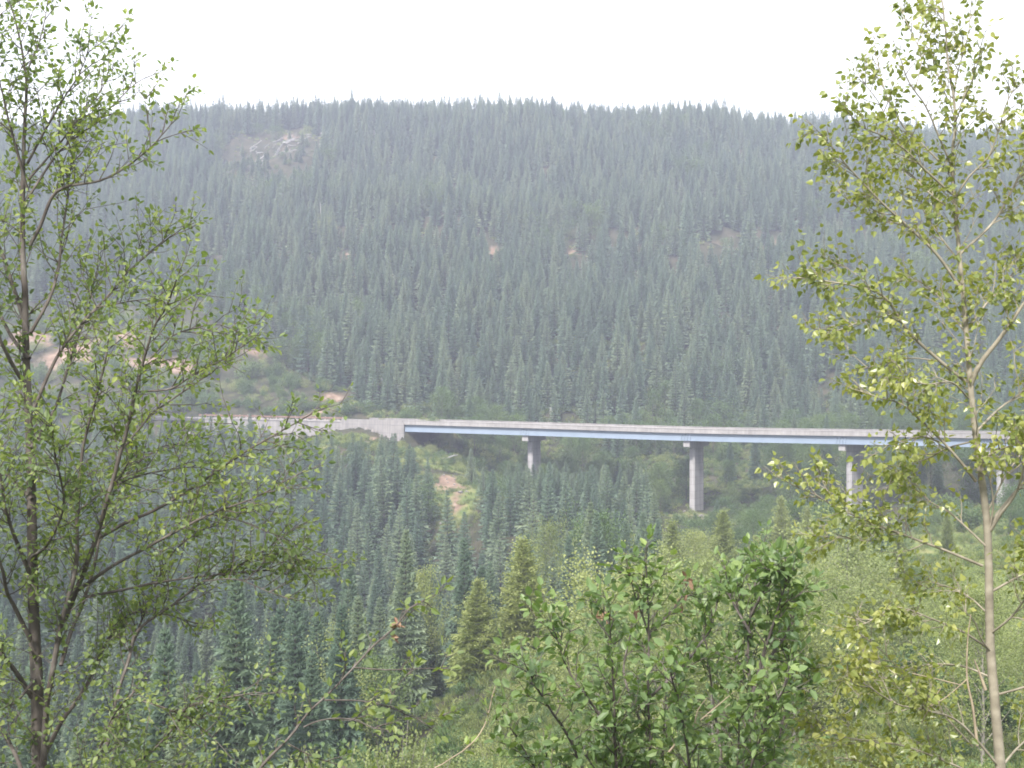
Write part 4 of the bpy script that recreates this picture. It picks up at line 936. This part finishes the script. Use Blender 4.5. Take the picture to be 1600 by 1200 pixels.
# pale saplings of the right-hand valley side
g = np.random.default_rng(77); cnt = 0
for k in range(1600):
    Yd = g.uniform(62, 178); px = g.uniform(880, 1760); x = (px - 800) / F * Yd
    if x < right_edge(Yd) + 1.5 or x > 100: continue
    if 1290 < px < 1500 and Yd < 86 and g.random() < .9: continue
    z = gz(x, Yd); base_py = 600 - z / Yd * F
    if near_bridge(np.array([x]), np.array([Yd]), -4, 15)[0]: continue
    if px < 1010 and Yd > 92: continue
    hmax = (-(g.uniform(845, 965) - 600) / F * Yd - z); h = min(g.choice([g.uniform(1.8, 4.0), g.uniform(3.5, 6.5), g.uniform(6, 9.5)], p=[.5, .35, .15]), hmax)
    if h < 1.5: continue
    if 1045 < px < 1125 and Yd > 170: continue
    cnt += 1
    if cnt > 170: break
    tall = h > 4.2
    if g.random() < .16:
        plant('green_sapling', DARK_W if tall else BUSH_D, x, Yd, h, 7 if tall else 3.4, 'mid green leafy sapling darker than the pale growth around it', 'sapling', 'darker saplings beyond the poplar', wide=g.uniform(.7, 1.0)); continue
    if h > 5.4 and g.random() < .6:
        plant('pale_sapling', COT_N, x, Yd, h, 8, 'taller pointed pale sapling rising over the open growth beyond the poplar', 'sapling', 'pointed pale saplings beyond the poplar', wide=g.uniform(.8, 1.1)); continue
    if g.random() < .55: plant('pale_sapling', COT_W if tall or g.random() < .5 else BUSH_P, x, Yd, h, 6 if tall else 4, 'pale yellow green sapling in the open growth beyond the poplar', 'sapling', 'pale saplings beyond the poplar', wide=g.uniform(.8, 1.2))
    else: plant('low_bush', BUSH_P, x, Yd, min(h, g.uniform(1.2, 2.6)), 2.4, 'low yellow green bush in the open growth beyond the poplar', 'bush', 'low bushes beyond the poplar', wide=g.uniform(.8, 1.3), parts=('stems', 'foliage'))
for k in range(40):
    x = g.uniform(-21, -6); y = g.uniform(238, 266)
    if soil_field(np.array([x]), np.array([y]))[0] > .5: continue
    plant('grassy_bush', BUSH_P, x, y, g.uniform(.8, 1.7), 2.4, 'low light green bush on the grassy bank right under the abutment', 'bush', 'low bushes under the abutment', wide=g.uniform(.9, 1.4), parts=('stems', 'foliage'))
# darker broadleaf growth under and behind the bridge
cnt = 0
for k in range(3500):
    x = g.uniform(-22, 105); y = g.uniform(165, 300)
    i = int(np.argmin(np.abs(bridge[:, 0] - x))); yb = bridge[i, 1]
    if y < yb - 22 and x < right_edge(y) + 3: continue
    if y < yb - 8 and x < 24 and y < 246: continue
    if abs(x + 9.5) < 4 and y < 252: continue
    if y > base_line(np.array([x]))[0] + 8: continue
    if min(np.hypot(x - bridge[q_, 0] - 5 * bn[q_, 0], y - bridge[q_, 1] - 5 * bn[q_, 1]) for q_ in piers) < 5.0: continue
    z = gz(x, y); px = 800 + x / y * F
    hmax = 9
    if y < yb + 14: hmax = -(690 - 600) / F * y - z - (2.4 if y > yb - 6 else 0)
    if y < yb: hmax = min(hmax, -((722 if px < 1000 else 745) + g.uniform(0, 60) - 600) / F * y - z)
    if 1035 < px < 1130 and y < yb + 8: hmax = min(hmax, -(800 - 600) / F * y - z)
    if 1285 < px < 1368 and y < yb + 8: hmax = min(hmax, -(795 - 600) / F * y - z)
    h = min(g.uniform(2.5, 8.0), hmax)
    if h < .9: continue
    cnt += 1
    if cnt > 300: break
    if h > 4.6: plant('broadleaf_tree', DARK_W, x, y, h, 7, 'bushy dark green broadleaf tree in the thicket under or behind the bridge', 'tree', 'broadleaf trees by the bridge', wide=g.uniform(.8, 1.1))
    else: plant('dark_bush', BUSH_D, x, y, h, 3.4, 'mid green bush in the thicket under or behind the bridge', 'bush', 'bushes by the bridge', wide=g.uniform(.8, 1.2), parts=('stems', 'foliage'))
for k in range(34):
    x = g.uniform(-125, -64); y = float(np.interp(x, west[:, 0], west[:, 1])) - g.uniform(1.5, 12)
    plant('roadside_bush', BUSH_D, x, y, g.uniform(1.6, 4.0), 3.4, 'leafy bush on the bank beside the road, past the far end of the retaining wall', 'bush', 'bushes past the end of the wall', wide=g.uniform(.9, 1.3), parts=('stems', 'foliage'))
# shrubs on the cut slope above the road on the left
cnt = 0
for k in range(1600):
    x = g.uniform(-150, -26); y = g.uniform(289, 352)
    if abs(x / y) > .44 or y > base_line(np.array([x]))[0] + 5: continue
    if near_bridge(np.array([x]), np.array([y]), -4, 13)[0]: continue
    if soil_field(np.array([x]), np.array([y]))[0] > .42 and g.random() < .92: continue
    cnt += 1
    if cnt > 290: break
    h = g.uniform(2.0, 5.4) if x < -45 else g.uniform(1.4, 4.0)
    plant('slope_bush', BUSH_D if g.random() < .6 else BUSH_P, x, y, h, 3.4, 'leafy green bush on the cut slope above the retaining wall', 'bush', 'bushes on the slope above the wall', wide=g.uniform(.8, 1.2), parts=('stems', 'foliage'))
# broadleaf patches high on the hill
for px, py, Yd, hh, m_, lab in [(508, 375, 418, 8.5, COT_W, 'pale broadleaf tree sticking out of the firs halfway up the hill'), (783, 385, 416, 6.5, COT_W, 'low pale broadleaf tree by the bare bench halfway up the hill'), (1430, 350, 430, 6, COT_W, 'pale broadleaf tree on the hill behind the poplar crown'),
                            (432, 213, 528, 5.5, DARK_W, 'rounded broadleaf tree beside the bleached logs near the ridge'), (405, 217, 530, 4.5, DARK_W, 'smaller broadleaf tree left of the bleached logs near the ridge'), (480, 214, 530, 4, COT_W, 'pale bush tree right of the bleached logs near the ridge')]:
    plant('broadleaf_tree', m_, (px - 800) / F * Yd, Yd, hh, 6.5, lab, 'tree', wide=1.2)

# ------------------------------------------------------------------ dead wood, stones, grass
def log_mesh(seed, L, r):
    g = np.random.default_rng(seed); mb = MB()
    q = smooth([(0, 0, 0), (L * .35, g.normal(0, .1), g.normal(0, .12)), (L * .7, g.normal(0, .15), g.normal(0, .12)), (L, g.normal(0, .2), 0)], .4)
    mb.add(*tube(q, np.linspace(r, r * .35, len(q)), 8), 0, .5, True)
    mb.add([q[0] + [-.01, r * math.cos(a), r * math.sin(a)] for a in np.linspace(0, 6.28, 8, endpoint=False)], [list(range(8))])
    for k in range(7):
        i = int(g.integers(2, len(q) - 1)); d = unit(np.array([g.uniform(.2, .8), g.normal(0, 1), g.normal(0.2, .8)])); l_ = g.uniform(.3, 1.3)
        mb.add(*tube(np.array([q[i], q[i] + d * l_ * .6, q[i] + d * l_ + [0, 0, .1]]), [r * .28, r * .2, .02], 5), 0)
    for k in range(6):                           # torn roots at the butt
        d = unit(np.array([-.5, g.normal(0, 1), g.normal(0, 1)])); mb.add(*tube(np.array([q[0], q[0] + d * .35, q[0] + d * .7 + [0, 0, -.1]]), [r * .4, r * .25, .03], 5), 0)
    return mb.mesh('log', [M['dead_wood']])
LOGS = [log_mesh(500 + k, 6.5, .26) for k in range(4)]
def log(px, Yd, rz, tilt, sc, label, group=None, name='fallen_log', dz=.25):
    x = (px - 800) / F * Yd; o = link(name, LOGS[rnd.randrange(4)]); o.location = (x, Yd, gz(x, Yd) + dz); o.rotation_euler = (0, tilt, rz); o.scale = (sc, sc * 1.2, sc * 1.2)
    tag(o, label, 'log', group)
for k in range(46):
    px = rnd.gauss(434, 24); Yd = rnd.uniform(498, 527)
    if rnd.random() < .25: px = rnd.uniform(385, 402); Yd = rnd.uniform(510, 524)
    log(px, Yd, rnd.choice([-1.2, -1.0, 1.1, .5, -.6, 1.5, 2.6]) + rnd.gauss(0, .35), rnd.gauss(-.3, .22), rnd.uniform(.4, .85), 'bleached fallen log in the pale jumble below the ridge firs', 'bleached logs below the ridge', dz=rnd.uniform(.2, 1.2))
for px, Yd, rz, tl, sc, lab in [(571, 303, 1.2, -1.15, .6, 'bleached snag leaning over the grassy bank above the abutment'), (600, 304, 1.9, -1.0, .55, 'second bleached snag on the grassy bank, nearer the firs'), (826, 296, .15, -.12, .75, 'pale log lying across the bank just above the first pier'), (849, 297, .3, -.2, .5, 'short pale log on the bank above the first pier'),
                                 (652, 300, 1.3, -.5, .5, 'grey log stub among the firs above the abutment'), (690, 255, .4, -.2, .5, 'pale log on the ground under the first span'), (772, 285, 1.4, -1.2, .32, 'small pale snag just above the parapet before the first pier')]:
    log(px, Yd, rz, tl, sc, lab)
for px in (843, 861):
    Ys = 302.0; x = (px - 800) / F * Ys; z = gz(x, Ys); top = max(z + .9, -(655 - 600) / F * Ys); mb = MB()
    g = np.random.default_rng(px); q = np.array([(0, 0, -.3), (.05, 0, (top - z) * .5), (.02, .05, top - z)])
    mb.add(*tube(q, [.5, .42, .40], 9), 0, .5, True); mb.add([q[2] + [.4 * math.cos(a), .4 * math.sin(a), g.uniform(-.02, .25)] for a in np.linspace(0, 6.28, 9, endpoint=False)], [list(range(9))])
    o = mb.build('dead_stump', M['dead_wood']); o.location = (x, Ys, z); tag(o, 'grey broken stump showing just over the parapet ' + ('left' if px < 850 else 'right') + ' of its twin near the first pier', 'stump')
import bmesh
def rock_mesh(seed):
    g = np.random.default_rng(seed); bm = bmesh.new(); bmesh.ops.create_icosphere(bm, subdivisions=2, radius=.5)
    ax = g.uniform(.6, 1.2, 3); pl = unit(g.normal(0, 1, (7, 3))); dd = g.uniform(.28, .42, 7)
    for v in bm.verts:
        c = np.array(v.co)
        for n_, d_ in zip(pl, dd):
            e = c @ n_ - d_
            if e > 0: c = c - n_ * e
        v.co = Vector(c * ax)
    me = bpy.data.meshes.new('stone'); bm.to_mesh(me); bm.free(); me.materials.append(M['rock']); return me
ROCKS = [rock_mesh(600 + k) for k in range(6)]
g = np.random.default_rng(9)
x = g.uniform(-66, -20, 4200); d_, n_ = sides(west); wi = np.array([np.argmin(np.abs(west[:, 0] - q)) for q in x]); y = west[wi, 1] - 0.6 + g.uniform(0.8, 9, len(x)) * (.5 + .5 * (x < -28))
k = (g.random(len(x)) < .55 + .45 * (np.sin(x / 3.1 + y / 2.3) > 0)); x, y = x[k], y[k]
x2 = np.concatenate([g.normal(-11, 3, 20), g.normal(31, 5, 30), g.normal(-9, 2, 15)]); y2 = np.concatenate([g.normal(241, 5, 20), g.normal(238, 3, 30), g.normal(226, 7, 15)])
x = np.concatenate([x, x2]); y = np.concatenate([y, y2]); n_ = len(x)
s = g.lognormal(-.85, .45, n_).clip(.12, 1.0)
scatter('riprap_rubble', ROCKS, np.column_stack([x, y, ground(x, y) + .05 * s]), g.uniform(0, 6.28, (n_, 3)), np.column_stack([s, s, s]), g.integers(0, 6, n_), ('loose grey broken rock on the bank below the retaining wall', 'rubble'))
def tuft(seed, n=16, h=.5):
    g = np.random.default_rng(seed); mb = MB()
    p = np.column_stack([g.normal(0, .12, (n, 2)), np.zeros(n)]); d = np.column_stack([g.normal(0, .45, (n, 2)), np.ones(n)])
    add_leaves(mb, p, d, g.normal(0, 1, (n, 3)), h * g.uniform(.5, 1.2, n), g.normal(.5, .2, n), (LEAF4[0] * [1, .18, 1], LEAF4[1])); return mb.mesh('tuft', [M['grass']])
TUFTS = [tuft(700 + k) for k in range(4)]
WEEDS = []
for k in range(4):
    tw, cw = bushy(720 + k, .7, 1.1, 420, .07); WEEDS.append(cw.mesh('weed', [M['pale_leaf'] if k % 2 else M['mid_leaf']]))
Yd = np.concatenate([g.uniform(22, 130, 15000), g.uniform(200, 262, 2500), g.uniform(250, 276, 2500), g.uniform(130, 205, 7000), g.uniform(2, 24, 1800)]); px = np.concatenate([g.uniform(640, 1760, 15000), g.uniform(640, 1200, 2500), g.uniform(300, 660, 2500), g.uniform(950, 1760, 7000), g.uniform(-1500, 3100, 1800)])
x = (px - 800) / F * Yd; k = (x > right_edge(Yd) - 3) | (Yd > 205) | (Yd < 24); x, Yd = x[k], Yd[k]; k = ~near_bridge(x, Yd, -4, 12) & (x < 90) & (soil_field(x, Yd) < .6); x, Yd = x[k], Yd[k]; n_ = len(x)
s = g.uniform(.6, 1.5, n_); i_ = np.where(g.random(n_) < .72, g.integers(0, 4, n_), g.integers(4, 8, n_))
scatter('meadow_grass', TUFTS + WEEDS, np.column_stack([x, Yd, ground(x, Yd)]), np.column_stack([g.normal(0, .1, (n_, 2)), g.uniform(0, 6.28, n_)]), np.column_stack([s, s, s]), i_, ('pale yellow green grass and weeds on the open slope', 'grass'))
# low undergrowth across the hillside and the slope by the wall
x = np.concatenate([g.uniform(-150, 150, 9000), g.uniform(-30, 110, 6000)]); y = np.concatenate([g.uniform(240, 545, 9000), g.uniform(250, 345, 6000)]); k = (np.abs(x / y) < .42) & ((np.abs(y - bench_y(x)) < 12) & (np.abs(y - bench_y(x) - 3) > 4) | (y < 352) | ((np.abs(x + 86) < 18) & (y > 495))) & (soil_field(x, y) < .5) & ((np.abs(x - 35) < 52) | ~near_bridge(x, y, -5, 14)); x, y = x[k], y[k]; n_ = len(x)
s = g.uniform(.8, 2.4, n_)
scatter('hillside_undergrowth', WEEDS, np.column_stack([x, y, ground(x, y)]), np.column_stack([np.zeros((n_, 2)), g.uniform(0, 6.28, n_)]), np.column_stack([s, s, s]), g.integers(0, 4, n_), ('low green undergrowth on the slopes around the bridge and bench', 'undergrowth'))

# ------------------------------------------------------------------ air
mb = MB(); mb.add(*box((0, 405, 42), (846, 1002, 180))); hz = mb.build('haze', [])
m, nt, n, l = new_mat('thin_haze'); v = n.new('ShaderNodeVolumePrincipled'); v.inputs['Color'].default_value = (0.76, 0.79, 1.0, 1); v.inputs['Density'].default_value = 0.00066; v.inputs['Anisotropy'].default_value = 0.25
o = n.new('ShaderNodeOutputMaterial'); l.new(v.outputs[0], o.inputs['Volume']); hz.data.materials.append(m); tag(hz, kind='stuff')

# ------------------------------------------------------------------ light, sky, camera
SUN_EL, SUN_AZ = math.radians(47), math.radians(-158)          # azimuth from +Y towards +X
w = bpy.data.worlds.new('World'); scene.world = w; w.use_nodes = True
n, l = w.node_tree.nodes, w.node_tree.links; n.clear()
sky = n.new('ShaderNodeTexSky'); sky.sky_type = 'NISHITA'; sky.sun_disc = False; sky.sun_elevation = SUN_EL; sky.sun_rotation = SUN_AZ
sky.altitude = 900; sky.air_density = 1.0; sky.dust_density = 3.0; sky.ozone_density = 1.0
tc = n.new('ShaderNodeTexCoord'); mp = n.new('ShaderNodeMapping'); mp.inputs['Scale'].default_value = (1, 1, 3.0); l.new(tc.outputs['Generated'], mp.inputs[0])
nz = n.new('ShaderNodeTexNoise'); nz.inputs['Scale'].default_value = 1.6; nz.inputs['Detail'].default_value = 5; l.new(mp.outputs[0], nz.inputs['Vector'])
cr = ramp(n, [(0.30, (9.0, 9.15, 9.5)), (0.7, (11.5, 11.5, 11.6))]); l.new(nz.outputs['Fac'], cr.inputs[0])
mx = n.new('ShaderNodeMix'); mx.data_type = 'RGBA'; mx.inputs[0].default_value = 0.72          # thin overcast over the sky
l.new(sky.outputs[0], mx.inputs[6]); l.new(cr.outputs[0], mx.inputs[7])
bg = n.new('ShaderNodeBackground'); bg.inputs['Strength'].default_value = 0.09; l.new(mx.outputs[2], bg.inputs['Color'])
o = n.new('ShaderNodeOutputWorld'); l.new(bg.outputs[0], o.inputs['Surface'])
sd = bpy.data.lights.new('Sun', 'SUN'); sd.energy = 4.2; sd.angle = math.radians(8); sd.color = (1.0, 0.95, 0.88)
so = bpy.data.objects.new('Sun', sd); COL.objects.link(so)
dvec = Vector((math.sin(SUN_AZ) * math.cos(SUN_EL), math.cos(SUN_AZ) * math.cos(SUN_EL), math.sin(SUN_EL)))
so.rotation_euler = dvec.to_track_quat('Z', 'Y').to_euler(); so.location = dvec * 300
cd = bpy.data.cameras.new('Camera'); cd.sensor_width = 36; cd.lens = 36 * F / 1600; cd.clip_start = 0.05; cd.clip_end = 5000
co = bpy.data.objects.new('Camera', cd); COL.objects.link(co); co.location = (0, 0, 0); co.rotation_euler = (math.pi / 2, 0, 0); scene.camera = co
scene.view_settings.view_transform = 'Standard'; scene.view_settings.look = 'None'; scene.view_settings.exposure = 1.2; scene.view_settings.gamma = 1
c = scene.cycles
c.max_bounces = 6; c.diffuse_bounces = 3; c.glossy_bounces = 2; c.transmission_bounces = 4; c.transparent_max_bounces = 8; c.volume_bounces = 1
c.use_denoising = True
c.filter_width = 1.8
